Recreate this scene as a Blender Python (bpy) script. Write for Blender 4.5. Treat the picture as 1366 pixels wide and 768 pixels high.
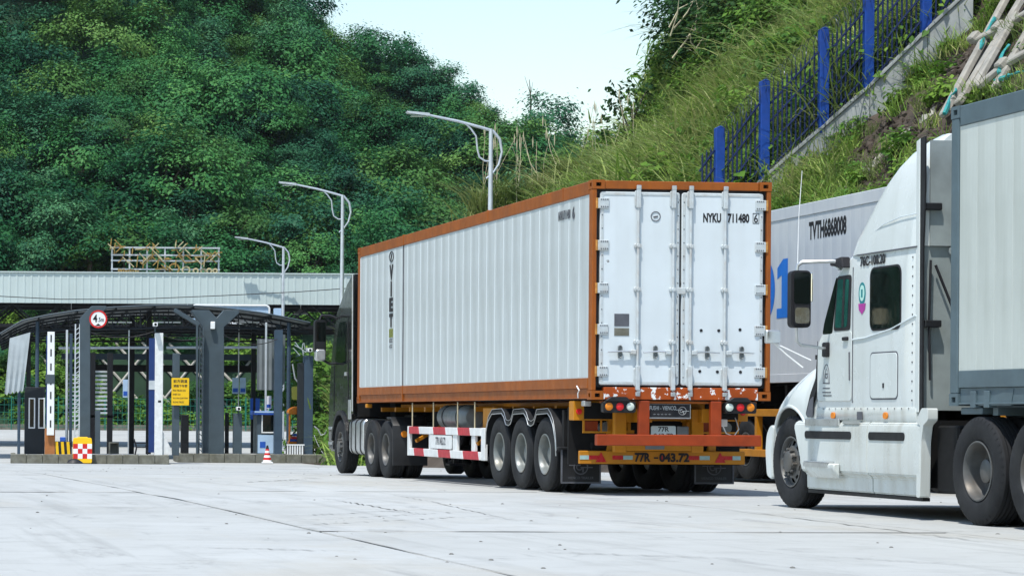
import bpy, bmesh, math, random
import numpy as np
from mathutils import Vector, Matrix

for o in list(bpy.data.objects): bpy.data.objects.remove(o)
S = bpy.context.scene
C = S.collection
PHI = 0.0881                 # heading of the lanes, turned a little left of the camera's axis
CH = 1.04                    # camera height above the yard
F, PX, PY, ROLL = 3284.05, 23.0, 551.2, 0.0069

# ---------------------------------------------------------------- camera
cam = bpy.data.cameras.new('camera'); co = bpy.data.objects.new('camera', cam); C.objects.link(co)
cam.sensor_width = 36.0; cam.lens = 36.0 * F / 1366.0
cam.shift_x = (683.0 - PX) / 1366.0; cam.shift_y = (PY - 384.0) / 1366.0
cam.clip_start = 0.5; cam.clip_end = 3000
co.matrix_world = Matrix.Translation((0, 0, CH)) @ Matrix.Rotation(math.radians(90), 4, 'X') @ Matrix.Rotation(ROLL, 4, 'Z')
S.camera = co

# ---------------------------------------------------------------- daylight
SUN_EL, SUN_AZ = math.radians(66), math.radians(214)      # azimuth clockwise from +Y: behind the camera, a little left
w = bpy.data.worlds.new('World'); S.world = w; w.use_nodes = True
nt = w.node_tree; bg = nt.nodes['Background']
sky = nt.nodes.new('ShaderNodeTexSky'); sky.sky_type = 'NISHITA'; sky.sun_disc = False
sky.sun_elevation = SUN_EL; sky.sun_rotation = SUN_AZ
sky.air_density = 1.5; sky.dust_density = 0.6; sky.ozone_density = 1.5
nt.links.new(sky.outputs[0], bg.inputs[0]); bg.inputs[1].default_value = 0.15
sl = bpy.data.lights.new('sun', 'SUN'); sl.energy = 3.9; sl.angle = math.radians(0.6); sl.color = (1.0, 0.955, 0.88)
so = bpy.data.objects.new('sun', sl); C.objects.link(so); so.location = (0, 0, 60)
sd = Vector((math.sin(SUN_AZ) * math.cos(SUN_EL), math.cos(SUN_AZ) * math.cos(SUN_EL), math.sin(SUN_EL)))
so.rotation_euler = (-sd).to_track_quat('-Z', 'Y').to_euler()
vs = S.view_settings; vs.view_transform = 'Standard'; vs.look = 'None'; vs.gamma = 1.0; vs.use_curve_mapping = False
vs.exposure = 0.40

# ---------------------------------------------------------------- helpers
def at(x, y, Y):
    """point at depth Y on the sight line of a spot of the photograph"""
    dx, dy = x - PX, -(y - PY); c, s = math.cos(ROLL), math.sin(ROLL)
    return Vector(((dx * c - dy * s) / F * Y, Y, CH + (dy * c + dx * s) / F * Y))
def smooth(a, b, t):
    t = min(1, max(0, (t - a) / (b - a))); return t * t * (3 - 2 * t)
def zg(Y):
    """height of the paved yard along the lanes (it falls away towards the toll lanes)"""
    z = 0.035 - 0.035 * smooth(28.5, 33.5, Y)
    if Y > 34: z -= 0.0065 * (min(Y, 46) - 34)
    if Y > 46: z -= 0.0158 * (min(Y, 95) - 46)
    if Y > 120: z += 0.0165 * (min(Y, 170) - 120)
    return z

class MB:
    def __init__(s): s.v = []; s.f = []; s.m = []
    def add(s, vs_, fs, m=0):
        b = len(s.v); s.v += [tuple(p) for p in vs_]
        s.f += [tuple(b + i for i in f) for f in fs]; s.m += [m] * len(fs); return s
    def box(s, x0, x1, y0, y1, z0, z1, m=0):
        return s.add([(x, y, z) for z in (z0, z1) for y in (y0, y1) for x in (x0, x1)],
                     [(0, 2, 3, 1), (4, 5, 7, 6), (0, 1, 5, 4), (2, 6, 7, 3), (0, 4, 6, 2), (1, 3, 7, 5)], m)
    def beam(s, p0, p1, w, h, m=0, up=(0, 0, 1)):
        p0, p1 = Vector(p0), Vector(p1); d = (p1 - p0).normalized(); u = Vector(up)
        if abs(d.dot(u)) > 0.98: u = Vector((0, 1, 0))
        r = d.cross(u).normalized(); u = r.cross(d)
        vv = [p + r * a * w / 2 + u * b * h / 2 for p in (p0, p1) for a, b in ((-1, -1), (1, -1), (1, 1), (-1, 1))]
        return s.add(vv, [(3, 2, 1, 0), (4, 5, 6, 7), (0, 1, 5, 4), (1, 2, 6, 5), (2, 3, 7, 6), (3, 0, 4, 7)], m)
    def path(s, pts, r, n=8, m=0, closed=False):
        pts = [Vector(p) for p in pts]; N = len(pts); rr = r if isinstance(r, (list, tuple)) else [r] * N
        ref = None; vv = []
        for i, p in enumerate(pts):
            a = pts[(i - 1) % N] if (i or closed) else p; b = pts[(i + 1) % N] if (i < N - 1 or closed) else p
            d = (b - a).normalized()
            if ref is None: ref = d.orthogonal().normalized()
            ref = (ref - d * ref.dot(d)).normalized(); q = d.cross(ref)
            for k in range(n):
                t = 2 * math.pi * k / n; vv.append(p + (ref * math.cos(t) + q * math.sin(t)) * rr[i])
        fs = [(i * n + k, i * n + (k + 1) % n, ((i + 1) % N) * n + (k + 1) % n, ((i + 1) % N) * n + k)
              for i in range(N if closed else N - 1) for k in range(n)]
        if not closed: fs += [tuple(range(n))[::-1], tuple(range((N - 1) * n, N * n))]
        return s.add(vv, fs, m)
    def tube(s, p0, p1, r, n=10, m=0, r2=None):
        return s.path([p0, p1], [r, r if r2 is None else r2], n, m)
    def prism(s, poly, ax, a0, a1, m=0):
        """poly in (y,z) for 'x', (x,z) for 'y', (x,y) for 'z'"""
        n = len(poly)
        def P(q, a): return {'x': (a, q[0], q[1]), 'y': (q[0], a, q[1]), 'z': (q[0], q[1], a)}[ax]
        return s.add([P(q, a) for a in (a0, a1) for q in poly],
                     [tuple(range(n)), tuple(range(n, 2 * n))[::-1]] + [(i, (i + 1) % n, n + (i + 1) % n, n + i) for i in range(n)], m)
    def lathe(s, prof, c=(0, 0, 0), n=32, m=0, ax='x'):
        """prof of (radius, offset along the axis)"""
        vv = []
        for r, h in prof:
            for k in range(n):
                t = 2 * math.pi * k / n; a, b = r * math.cos(t), r * math.sin(t)
                p = {'x': (h, a, b), 'y': (a, h, b), 'z': (a, b, h)}[ax]; vv.append((c[0] + p[0], c[1] + p[1], c[2] + p[2]))
        return s.add(vv, [(i * n + k, i * n + (k + 1) % n, (i + 1) * n + (k + 1) % n, (i + 1) * n + k) for i in range(len(prof) - 1) for k in range(n)], m)
    def grid(s, fn, nu, nv, m=0, wrap=False):
        """fn(i,j) -> point; nu x nv points"""
        return s.add([fn(i, j) for i in range(nu) for j in range(nv)],
                     [(i * nv + j, i * nv + (j + 1) % nv, (i + 1) * nv + (j + 1) % nv, (i + 1) * nv + j) for i in range(nu - 1) for j in range(nv if wrap else nv - 1)], m)
    def mesh(s, name, mats, bevel=0, angle=35, seg=1, weld=False):
        me = bpy.data.meshes.new(name); me.from_pydata(s.v, [], s.f)
        mats = mats if isinstance(mats, (list, tuple)) else [mats]
        for q in mats: me.materials.append(q)
        me.polygons.foreach_set('material_index', s.m)
        bm = bmesh.new(); bm.from_mesh(me)
        if weld: bmesh.ops.remove_doubles(bm, verts=bm.verts, dist=1e-4)
        bmesh.ops.recalc_face_normals(bm, faces=bm.faces)
        if bevel:
            ed = [e for e in bm.edges if len(e.link_faces) == 2 and e.calc_face_angle(0) > 0.5]
            if ed: bmesh.ops.bevel(bm, geom=ed, offset=bevel, segments=seg, affect='EDGES', clamp_overlap=True)
        bm.to_mesh(me); bm.free()
        me.polygons.foreach_set('use_smooth', [True] * len(me.polygons)); me.set_sharp_from_angle(angle=math.radians(angle))
        return me
    def build(s, name, mats, parent=None, **k):
        o = bpy.data.objects.new(name, s.mesh(name, mats, **k)); C.objects.link(o)
        if parent is not None: o.parent = parent
        return o

def thing(name, label, cat, loc=(0, 0, 0), rz=0, group=None):
    o = bpy.data.objects.new(name, None); C.objects.link(o); o.empty_display_size = 0.2
    o.location = loc; o.rotation_euler = (0, 0, rz); tag(o, label, cat, group); return o
def tag(o, label=None, cat=None, group=None, kind=None):
    if label: o['label'] = label
    if cat: o['category'] = cat
    if group: o['group'] = group
    if kind: o['kind'] = kind
    return o
def inst(me, name, parent=None, loc=(0, 0, 0), rot=(0, 0, 0), sc=1):
    o = bpy.data.objects.new(name, me); C.objects.link(o); o.parent = parent; o.location = loc; o.rotation_euler = rot
    o.scale = (sc, sc, sc) if not isinstance(sc, (tuple, list)) else sc
    return o
def copy_tree(o, parent=None):
    c = o.copy(); C.objects.link(c); c.parent = parent
    for ch in o.children: copy_tree(ch, c)
    return c
def rrect(a0, a1, b0, b1, r, n=4):
    """rounded rectangle outline"""
    out = []
    for cx, cy, t0 in ((a1 - r, b1 - r, 0), (a0 + r, b1 - r, 90), (a0 + r, b0 + r, 180), (a1 - r, b0 + r, 270)):
        for k in range(n + 1):
            t = math.radians(t0 + 90 * k / n); out.append((cx + r * math.cos(t), cy + r * math.sin(t)))
    return out
def rpoly(poly, r, n=3):
    """polygon with its corners rounded"""
    out = []; N = len(poly)
    for i in range(N):
        p = Vector(poly[i]); a = Vector(poly[i - 1]); b = Vector(poly[(i + 1) % N])
        da = (a - p); db = (b - p); ra = min(r, da.length * .45); rb = min(r, db.length * .45)
        p0 = p + da.normalized() * ra; p1 = p + db.normalized() * rb
        for k in range(n + 1):
            t = k / n; q = p0 * (1 - t) ** 2 + p * 2 * t * (1 - t) + p1 * t * t; out.append((q.x, q.y))
    return out
def text(parent, s, m, plane, pos, h, width=None, name='lettering', bold=0.0, ex=0.0015, vertical=False):
    """flat lettering; plane 'L' reads from the left side of a vehicle, 'R' from behind; pos is its centre"""
    cu = bpy.data.curves.new('t', 'FONT'); cu.body = s; cu.extrude = 0.01; cu.offset = bold; cu.resolution_u = 3
    if vertical: cu.space_line = 1.0; cu.align_x = 'CENTER'
    ob = bpy.data.objects.new('t', cu); me = bpy.data.meshes.new_from_object(ob)
    bpy.data.objects.remove(ob); bpy.data.curves.remove(cu)
    n = len(me.vertices); co_ = np.zeros(n * 3); me.vertices.foreach_get('co', co_); co_ = co_.reshape(-1, 3)
    lo, hi = co_.min(0), co_.max(0); k = h / (hi[1] - lo[1]); kx = k if width is None else width / (hi[0] - lo[0])
    x = (co_[:, 0] - (lo[0] + hi[0]) / 2) * kx; y = (co_[:, 1] - (lo[1] + hi[1]) / 2) * k; z = np.where(co_[:, 2] > 0, ex, -0.0005)
    if plane == 'L': q = np.stack([pos[0] - z, pos[1] - x, pos[2] + y], 1)
    else: q = np.stack([pos[0] + x, pos[1] - z, pos[2] + y], 1)
    me.vertices.foreach_set('co', q.astype(np.float32).ravel()); me.name = name
    me.materials.clear(); me.materials.append(m); me.update()
    o = bpy.data.objects.new(name, me); C.objects.link(o); o.parent = parent; return o

# ---------------------------------------------------------------- materials
def mat(name, col, rough=0.5, metal=0.0, var=0.12, scale=3.0, bump=0.0, bscale=60.0, dirt=None, dirt_amt=0.0, streak=None, streak_amt=0.0,
        chip=None, chip_at=0.62, chip_scale=6.0, spec=0.28, coat=0.0):
    m = bpy.data.materials.new(name); m.use_nodes = True; t = m.node_tree; N = t.nodes; Lk = t.links
    b = N['Principled BSDF']; b.inputs['Roughness'].default_value = rough; b.inputs['Metallic'].default_value = metal
    b.inputs['Specular IOR Level'].default_value = spec; b.inputs['Coat Weight'].default_value = coat
    tc = N.new('ShaderNodeTexCoord')
    def noise(sc, det=5, rg=0.55, mp=None):
        n = N.new('ShaderNodeTexNoise'); n.inputs['Scale'].default_value = sc; n.inputs['Detail'].default_value = det; n.inputs['Roughness'].default_value = rg
        if mp:
            q = N.new('ShaderNodeMapping'); q.inputs['Scale'].default_value = mp; Lk.new(tc.outputs['Object'], q.inputs[0]); Lk.new(q.outputs[0], n.inputs['Vector'])
        else: Lk.new(tc.outputs['Object'], n.inputs['Vector'])
        return n.outputs['Fac']
    def mr(v, a, b_, c, d):
        q = N.new('ShaderNodeMapRange'); Lk.new(v, q.inputs[0])
        for i, x in enumerate((a, b_, c, d)): q.inputs[i + 1].default_value = x
        return q.outputs[0]
    def mix(f, a, bcol):
        q = N.new('ShaderNodeMix'); q.data_type = 'RGBA'
        if isinstance(f, float): q.inputs[0].default_value = f
        else: Lk.new(f, q.inputs[0])
        if isinstance(a, tuple): q.inputs[6].default_value = a
        else: Lk.new(a, q.inputs[6])
        if isinstance(bcol, tuple): q.inputs[7].default_value = bcol
        else: Lk.new(bcol, q.inputs[7])
        return q.outputs[2]
    c = tuple(col) + (1,)
    lo = tuple(x * (1 - var) for x in col) + (1,); hi = tuple(min(1, x * (1 + var)) for x in col) + (1,)
    out = mix(mr(noise(scale), .3, .7, 0, 1), lo, hi)
    if dirt: out = mix(mr(noise(scale * .37, 8, .65), .45, .8, 0, dirt_amt), out, tuple(dirt) + (1,))
    if streak: out = mix(mr(noise(1.0, 6, .6, (5, 5, .35)), .48, .8, 0, streak_amt), out, tuple(streak) + (1,))
    if chip: out = mix(mr(noise(chip_scale, 6, .6), chip_at, chip_at + .02, 0, 1), out, tuple(chip) + (1,))
    Lk.new(out, b.inputs['Base Color'])
    Lk.new(mr(noise(scale * 2.1), .3, .7, max(0, rough - .08), min(1, rough + .08)), b.inputs['Roughness'])
    if bump:
        q = N.new('ShaderNodeBump'); q.inputs['Strength'].default_value = bump; q.inputs['Distance'].default_value = 0.02
        Lk.new(noise(bscale, 6), q.inputs['Height']); Lk.new(q.outputs[0], b.inputs['Normal'])
    return m
def leafmat(name, cols, trans=0.25, rough=0.55):
    m = bpy.data.materials.new(name); m.use_nodes = True; t = m.node_tree; N = t.nodes; Lk = t.links
    b = N['Principled BSDF']; b.inputs['Roughness'].default_value = rough; b.inputs['Specular IOR Level'].default_value = 0.12
    oi = N.new('ShaderNodeObjectInfo'); a = N.new('ShaderNodeAttribute'); a.attribute_name = 'tint'
    ad = N.new('ShaderNodeMath'); ad.operation = 'MULTIPLY_ADD'; Lk.new(oi.outputs['Random'], ad.inputs[0]); ad.inputs[1].default_value = .5
    ml = N.new('ShaderNodeMath'); ml.operation = 'MULTIPLY'; Lk.new(a.outputs['Fac'], ml.inputs[0]); ml.inputs[1].default_value = .5
    Lk.new(ml.outputs[0], ad.inputs[2])
    r = N.new('ShaderNodeValToRGB'); e = r.color_ramp.elements
    while len(e) < len(cols): e.new(0.5)
    for i, c in enumerate(cols): e[i].position = i / (len(cols) - 1); e[i].color = tuple(c) + (1,)
    Lk.new(ad.outputs[0], r.inputs[0]); Lk.new(r.outputs[0], b.inputs['Base Color'])
    tr = N.new('ShaderNodeBsdfTranslucent'); Lk.new(r.outputs[0], tr.inputs[0]); mx = N.new('ShaderNodeMixShader'); mx.inputs[0].default_value = trans
    Lk.new(b.outputs[0], mx.inputs[1]); Lk.new(tr.outputs[0], mx.inputs[2]); Lk.new(mx.outputs[0], N['Material Output'].inputs[0])
    return m

M = {}
M['concrete_old'] = mat('concrete', (.40, .41, .405), .85, var=.10, scale=.9, bump=.25, bscale=28, dirt=(.29, .295, .285), dirt_amt=.6, streak=(.33, .335, .33), streak_amt=.3)
def yardmat():
    m = bpy.data.materials.new('yard_concrete'); m.use_nodes = True; t = m.node_tree; N = t.nodes; Lk = t.links; b = N['Principled BSDF']
    tc = N.new('ShaderNodeTexCoord'); mp = N.new('ShaderNodeMapping'); mp.inputs['Rotation'].default_value = (0, 0, -PHI); Lk.new(tc.outputs['Object'], mp.inputs[0])
    def ns(sc, det, rg, stretch=(1, 1, 1), dist=0.0):
        q = N.new('ShaderNodeMapping'); q.inputs['Scale'].default_value = stretch; Lk.new(mp.outputs[0], q.inputs[0]); n = N.new('ShaderNodeTexNoise'); n.inputs['Scale'].default_value = sc; n.inputs['Detail'].default_value = det; n.inputs['Roughness'].default_value = rg; n.inputs['Distortion'].default_value = dist; Lk.new(q.outputs[0], n.inputs['Vector']); return n.outputs['Fac']
    def mr(v, a, b_, c, d): q = N.new('ShaderNodeMapRange'); Lk.new(v, q.inputs[0]); [setattr(q.inputs[i + 1], 'default_value', x) for i, x in enumerate((a, b_, c, d))]; return q.outputs[0]
    def mul(a, f, col):
        q = N.new('ShaderNodeMix'); q.data_type = 'RGBA'; Lk.new(f, q.inputs[0]); q.inputs[7].default_value = tuple(col) + (1,)
        if isinstance(a, tuple): q.inputs[6].default_value = a + (1,)
        else: Lk.new(a, q.inputs[6])
        return q.outputs[2]
    c = mul((.41, .425, .42), mr(ns(.22, 6, .6), .35, .7, 0, .9), (.335, .345, .335))          # broad cloudy tone
    c = mul(c, mr(ns(1.6, 9, .72), .50, .74, 0, .65), (.27, .278, .27))                           # mottling
    c = mul(c, mr(ns(.55, 7, .6, (5.5, .22, 1)), .53, .72, 0, .6), (.25, .258, .252))              # wheel-polished bands along the lanes
    c = mul(c, mr(ns(1.3, 8, .65, (.35, 2.6, 1)), .56, .74, 0, .45), (.47, .485, .48))            # pale scuffs across
    c = mul(c, mr(ns(9, 6, .7), .64, .70, 0, .55), (.20, .205, .20))                              # small stains
    c = mul(c, mr(ns(.35, 7, .65, (1, .6, 1), .8), .52, .72, 0, .55), (.345, .325, .275))             # rusty dust
    c = mul(c, mr(ns(.9, 7, .7, (1.6, .5, 1), .6), .58, .66, 0, .45), (.20, .205, .2))                # tyre scuffs
    c = mul(c, mr(ns(.12, 5, .55, (1, 1, 1), 1.2), .60, .75, 0, .5), (.24, .245, .235))           # old damp patches
    Lk.new(c, b.inputs['Base Color']); b.inputs['Roughness'].default_value = .82; b.inputs['Specular IOR Level'].default_value = .3
    bu = N.new('ShaderNodeBump'); bu.inputs['Strength'].default_value = .35; bu.inputs['Distance'].default_value = .01; Lk.new(ns(22, 8, .7, (1, .35, 1)), bu.inputs['Height']); Lk.new(bu.outputs[0], b.inputs['Normal'])
    return m
M['concrete'] = yardmat()
M['ground'] = mat('ground_concrete', (.37, .38, .37), .9, var=.12, scale=.35, bump=.2, bscale=10, dirt=(.27, .275, .26), dirt_amt=.6)
M['kerb'] = mat('kerb_concrete', (.16, .16, .135), .85, var=.3, scale=4, bump=.3, dirt=(.09, .085, .05), dirt_amt=.8)
M['wallc'] = mat('wall_concrete', (.22, .235, .235), .85, var=.2, scale=2, bump=.3, bscale=30, streak=(.12, .13, .11), streak_amt=.7)
M['orange'] = mat('orange_paint', (.285, .077, .008), .5, var=.12, scale=3, dirt=(.13, .045, .015), dirt_amt=.65, streak=(.15, .045, .014), streak_amt=.6, bump=.05, bscale=40)
M['orange_chip'] = mat('chipped_orange_paint', (.34, .06, .006), .5, var=.15, scale=5, chip=(.72, .74, .74), chip_at=.565, chip_scale=10, dirt=(.2, .05, .01), dirt_amt=.4)
M['reefer'] = mat('white_panel', (.50, .545, .55), .42, var=.05, scale=.8, chip=(.33, .35, .345), chip_at=.70, chip_scale=4, dirt=(.37, .405, .395), dirt_amt=.8, streak=(.31, .335, .325), streak_amt=.6)
M['bead'] = mat('white_bead', (.60, .67, .69), .4, var=.05)
M['door'] = mat('white_door', (.60, .66, .69), .38, var=.04, scale=1.6, dirt=(.50, .545, .55), dirt_amt=.5, streak=(.43, .46, .46), streak_amt=.25, chip=(.16, .155, .15), chip_at=.70, chip_scale=7)
M['doorhw'] = mat('white_hardware', (.50, .55, .57), .35, .15, var=.1, scale=12, dirt=(.35, .24, .14), dirt_amt=.5)
M['rusthinge'] = mat('rust_stain', (.42, .20, .05), .7, var=.4, scale=14)
M['gasket'] = mat('black_rubber', (.012, .013, .015), .6, var=.3)
M['black'] = mat('black_steel', (.014, .015, .017), .5, var=.3, scale=4)
M['blackmatt'] = mat('black_underbody', (.005, .0053, .006), .8, var=.4, scale=3)
M['tyre'] = mat('tyre_rubber', (.013, .014, .016), .75, var=.25, scale=6, dirt=(.042, .043, .043), dirt_amt=.45, bump=.15, bscale=80)
M['rim'] = mat('grey_rim', (.105, .11, .112), .45, .3, var=.2, scale=8, dirt=(.14, .10, .06), dirt_amt=.5)
M['rimwhite'] = mat('white_rim', (.19, .21, .21), .4, .3, var=.15, scale=8, dirt=(.25, .20, .14), dirt_amt=.5)
M['chrome'] = mat('chrome', (.78, .80, .82), .12, 1.0, var=.05)
M['alu'] = mat('aluminium', (.55, .57, .58), .35, .85, var=.15, scale=6, dirt=(.25, .25, .24), dirt_amt=.4)
M['yellow'] = mat('yellow_paint', (.46, .185, .008), .45, var=.12, scale=4, dirt=(.30, .13, .02), dirt_amt=.4)
M['redor'] = mat('red_orange_paint', (.255, .036, .006), .5, var=.2, scale=5, dirt=(.22, .05, .02), dirt_amt=.5)
M['red'] = mat('red_reflector', (.42, .015, .02), .3, var=.15, scale=9)
M['redpaint'] = mat('red_paint', (.45, .03, .045), .45, var=.18, scale=7, dirt=(.25, .06, .06), dirt_amt=.5)
M['whitepaint'] = mat('white_paint', (.70, .72, .72), .45, var=.1, scale=6, dirt=(.45, .46, .43), dirt_amt=.5)
M['teal'] = mat('silver_reflector', (.30, .44, .44), .3, var=.15, scale=9)
M['amber'] = mat('amber_lens', (.70, .22, .02), .25, var=.1)
M['redlens'] = mat('red_lens', (.62, .02, .025), .2, var=.1)
M['clearlens'] = mat('clear_lens', (.55, .62, .56), .2, var=.1)
M['ink'] = mat('black_lettering', (.015, .015, .018), .6, var=.2)
M['inkfade'] = mat('faded_lettering', (.09, .095, .11), .6, var=.3)
M['cabwhite'] = mat('white_cab_paint', (.60, .645, .64), .24, var=.03, scale=1.5, coat=.3, dirt=(.47, .51, .49), dirt_amt=.5, streak=(.45, .48, .45), streak_amt=.4)
M['skirt'] = mat('white_skirt_paint', (.57, .61, .595), .3, var=.04, scale=2, coat=.2, dirt=(.42, .42, .38), dirt_amt=.5, streak=(.36, .355, .31), streak_amt=.75)
M['cabback_shade'] = mat('shaded_cab_rear', (.26, .30, .30), .5, var=.15, scale=3, dirt=(.10, .11, .11), dirt_amt=.6)  # darker than the cab white: shade on the rear-facing panels put into the colour
M['darkcab'] = mat('black_cab_paint', (.011, .012, .013), .22, var=.1, coat=.5)
M['glass'] = mat('dark_glass', (.003, .006, .006), .08, var=.1, spec=.3)
M['greenglass'] = mat('green_glass', (.012, .085, .07), .08, var=.3, scale=3, spec=.4)
M['greyframe'] = mat('grey_frame', (.085, .125, .145), .45, var=.12, scale=3, dirt=(.05, .07, .08), dirt_amt=.5)
M['panel2'] = mat('offwhite_panel', (.48, .52, .49), .45, var=.05, scale=1.4, dirt=(.37, .40, .37), dirt_amt=.55, streak=(.30, .325, .29), streak_amt=.5)
M['panel3'] = mat('blue_white_panel', (.55, .575, .59), .45, var=.05, scale=1.2, dirt=(.36, .40, .46), dirt_amt=.5, streak=(.32, .36, .42), streak_amt=.4)
M['bigblue'] = mat('blue_number', (.012, .16, .56), .45, var=.1)
M['fenceblue'] = mat('blue_fence_paint', (.007, .05, .27), .5, var=.25, scale=4, dirt=(.03, .06, .25), dirt_amt=.6)
M['fencebar'] = mat('blue_bar_paint', (.008, .018, .07), .5, var=.3, scale=5)
M['wire'] = mat('wire', (.06, .07, .08), .4, .7)
M['soil'] = mat('soil', (.055, .042, .032), .95, var=.45, scale=.8, bump=.8, bscale=6, dirt=(.13, .115, .095), dirt_amt=.6)
M['hillsoil'] = mat('hill_soil', (.012, .035, .016), .95, var=.4, scale=.2)
M['beamc'] = mat('slope_beam_concrete', (.29, .28, .25), .85, var=.22, scale=2.2, bump=.3, bscale=25, dirt=(.26, .22, .16), dirt_amt=.6)
M['net'] = mat('turquoise_net', (.03, .24, .24), .7, var=.3, scale=9)
M['galv'] = mat('galvanised_steel', (.55, .59, .63), .4, .5, var=.1, scale=3)
M['fascia'] = mat('pale_cladding', (.47, .55, .54), .5, var=.05, scale=.6, dirt=(.40, .46, .44), dirt_amt=.5)
M['steel'] = mat('grey_steel', (.055, .078, .095), .5, var=.15, scale=2, dirt=(.07, .085, .09), dirt_amt=.5)
M['steeldark'] = mat('dark_steel', (.018, .023, .028), .55, var=.2, scale=2)
M['steelblack'] = mat('black_steelwork', (.007, .008, .010), .6, var=.2, scale=2)
M['bluesteel'] = mat('blue_steel', (.042, .07, .105), .5, var=.15, scale=2)
M['sheet'] = mat('corrugated_sheet', (.20, .225, .235), .5, .2, var=.15, scale=1.5, dirt=(.10, .11, .11), dirt_amt=.5)
M['tarp'] = mat('grey_tarp', (.27, .31, .33), .7, var=.12, scale=2)
M['navy'] = mat('navy_panel', (.012, .035, .14), .4, var=.1)
M['signyellow'] = mat('sign_yellow', (.75, .46, .01), .5, var=.08, scale=3)
M['plyellow'] = mat('yellow_plastic', (.85, .50, .01), .4, var=.06)
M['plred'] = mat('red_plastic', (.55, .02, .02), .4, var=.08)
M['plwhite'] = mat('white_plastic', (.75, .77, .78), .4, var=.05)
M['rusty'] = mat('orange_brown_box', (.36, .14, .045), .6, var=.2, scale=3, dirt=(.2, .08, .03), dirt_amt=.5)
M['skyblue'] = mat('pale_blue_board', (.38, .52, .68), .5, var=.1)
M['blueboard'] = mat('blue_board', (.02, .09, .42), .5, var=.1)
M['greenfence'] = mat('green_mesh', (.01, .13, .09), .5, var=.2)
M['gold'] = mat('gold_letters', (.34, .22, .07), .4, .4, var=.4, scale=8)
M['cream'] = mat('cream_letters', (.42, .37, .22), .45, var=.2, scale=8)
M['olive'] = mat('olive_sticker', (.16, .18, .035), .5, var=.4, scale=30)
M['magenta'] = mat('magenta_print', (.40, .05, .30), .5, var=.15)
M['tealprint'] = mat('teal_print', (.02, .20, .22), .5, var=.15)
M['paleprint'] = mat('pale_green_print', (.45, .70, .62), .5, var=.1)
M['bark'] = mat('bark', (.10, .085, .065), .9, var=.3, scale=5)
M['stem'] = mat('dry_stem', (.42, .38, .26), .8, var=.3, scale=4)
M['tank'] = mat('air_tank_paint', (.17, .19, .195), .4, .2, var=.15, scale=4)
M['plate'] = mat('number_plate', (.55, .66, .68), .4, var=.08)
M['leaf_forest'] = leafmat('forest_leaves', [(.004, .034, .018), (.014, .088, .032), (.042, .165, .046), (.12, .29, .07)], .22)
M['leaf_warm'] = leafmat('warm_forest_leaves', [(.010, .044, .015), (.036, .110, .028), (.080, .190, .042), (.18, .30, .075)], .22)
M['leaf_teal'] = leafmat('cool_forest_leaves', [(.005, .034, .022), (.014, .078, .042), (.034, .135, .062), (.09, .23, .095)], .2)
M['tint'] = mat('tinted_window', (.004, .009, .008), .12, var=.5, scale=6, spec=.22)
M['crack'] = mat('crack_dirt', (.15, .15, .14), .9, var=.4, scale=3)
M['seal'] = mat('joint_filler', (.21, .212, .205), .9, var=.5, scale=2)
M['leaf_bush'] = leafmat('bush_leaves', [(.03, .09, .018), (.09, .20, .028), (.21, .33, .05)], .32)
M['leaf_dark'] = leafmat('dark_bush_leaves', [(.010, .032, .014), (.028, .080, .020), (.075, .16, .03)], .25)
M['grass'] = leafmat('grass_blades', [(.05, .12, .02), (.14, .25, .04), (.28, .38, .09), (.46, .46, .20)], .32)
M['grassdry'] = leafmat('tall_grass_blades', [(.06, .12, .03), (.18, .24, .07), (.36, .36, .16)], .3)

# ================================================================ the setting
rnd = random.Random(5); rng = np.random.default_rng(11)
cP, sP = math.cos(PHI), math.sin(PHI)
def lane(q, s): return (q * cP - s * sP, q * sP + s * cP)      # across / along the lanes -> world

# ---- ground sheet and concrete slabs
mb = MB(); ys = [-60, -20, 5, 20, 28, 29.5, 31, 32.5, 34, 40, 46, 60, 80, 95, 110, 120, 135, 150, 170, 185, 300, 900]
xs = [-700, -200, -60, -30, -10, 0, 10, 20, 40, 70, 200, 700]
mb.grid(lambda i, j: (xs[j], ys[i], zg(ys[i]) - 0.03), len(ys), len(xs))
ground = tag(mb.build('ground', M['ground']), 'pale concrete yard and road surface', 'ground', kind='structure')
for ci in range(-2, 5):
    for ri in range(1, 15):
        q0 = 4.5 + (ci - 1) * 5.7; s0 = 8 + ri * 6.1 + (0.9 if ci % 2 else 0)
        if s0 > 86: continue
        mb = MB(); g = 0.016; e = rnd.uniform(-.002, .002)
        ss = [s0 + g + (6.1 - 2 * g) * k / 4 for k in range(5)]
        top = []
        for s_ in ss:
            for q_ in (q0 + g, q0 + 5.7 - g):
                x, y = lane(q_, s_); top.append((x, y, zg(y) + e))
        b = [(x, y, z - 0.05) for x, y, z in top]
        fs = [(2 * k, 2 * k + 1, 2 * k + 3, 2 * k + 2) for k in range(4)] + [(2 * k, 2 * k + 2, 12 + 2 * k, 10 + 2 * k) for k in range(4)] + \
             [(2 * k + 1, 11 + 2 * k, 13 + 2 * k, 2 * k + 3) for k in range(4)] + [(0, 10, 11, 1), (8, 9, 19, 18)]
        mb.add(top + b, fs); mb.build('concrete_slab', M['concrete'], ground, bevel=.006)

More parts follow.
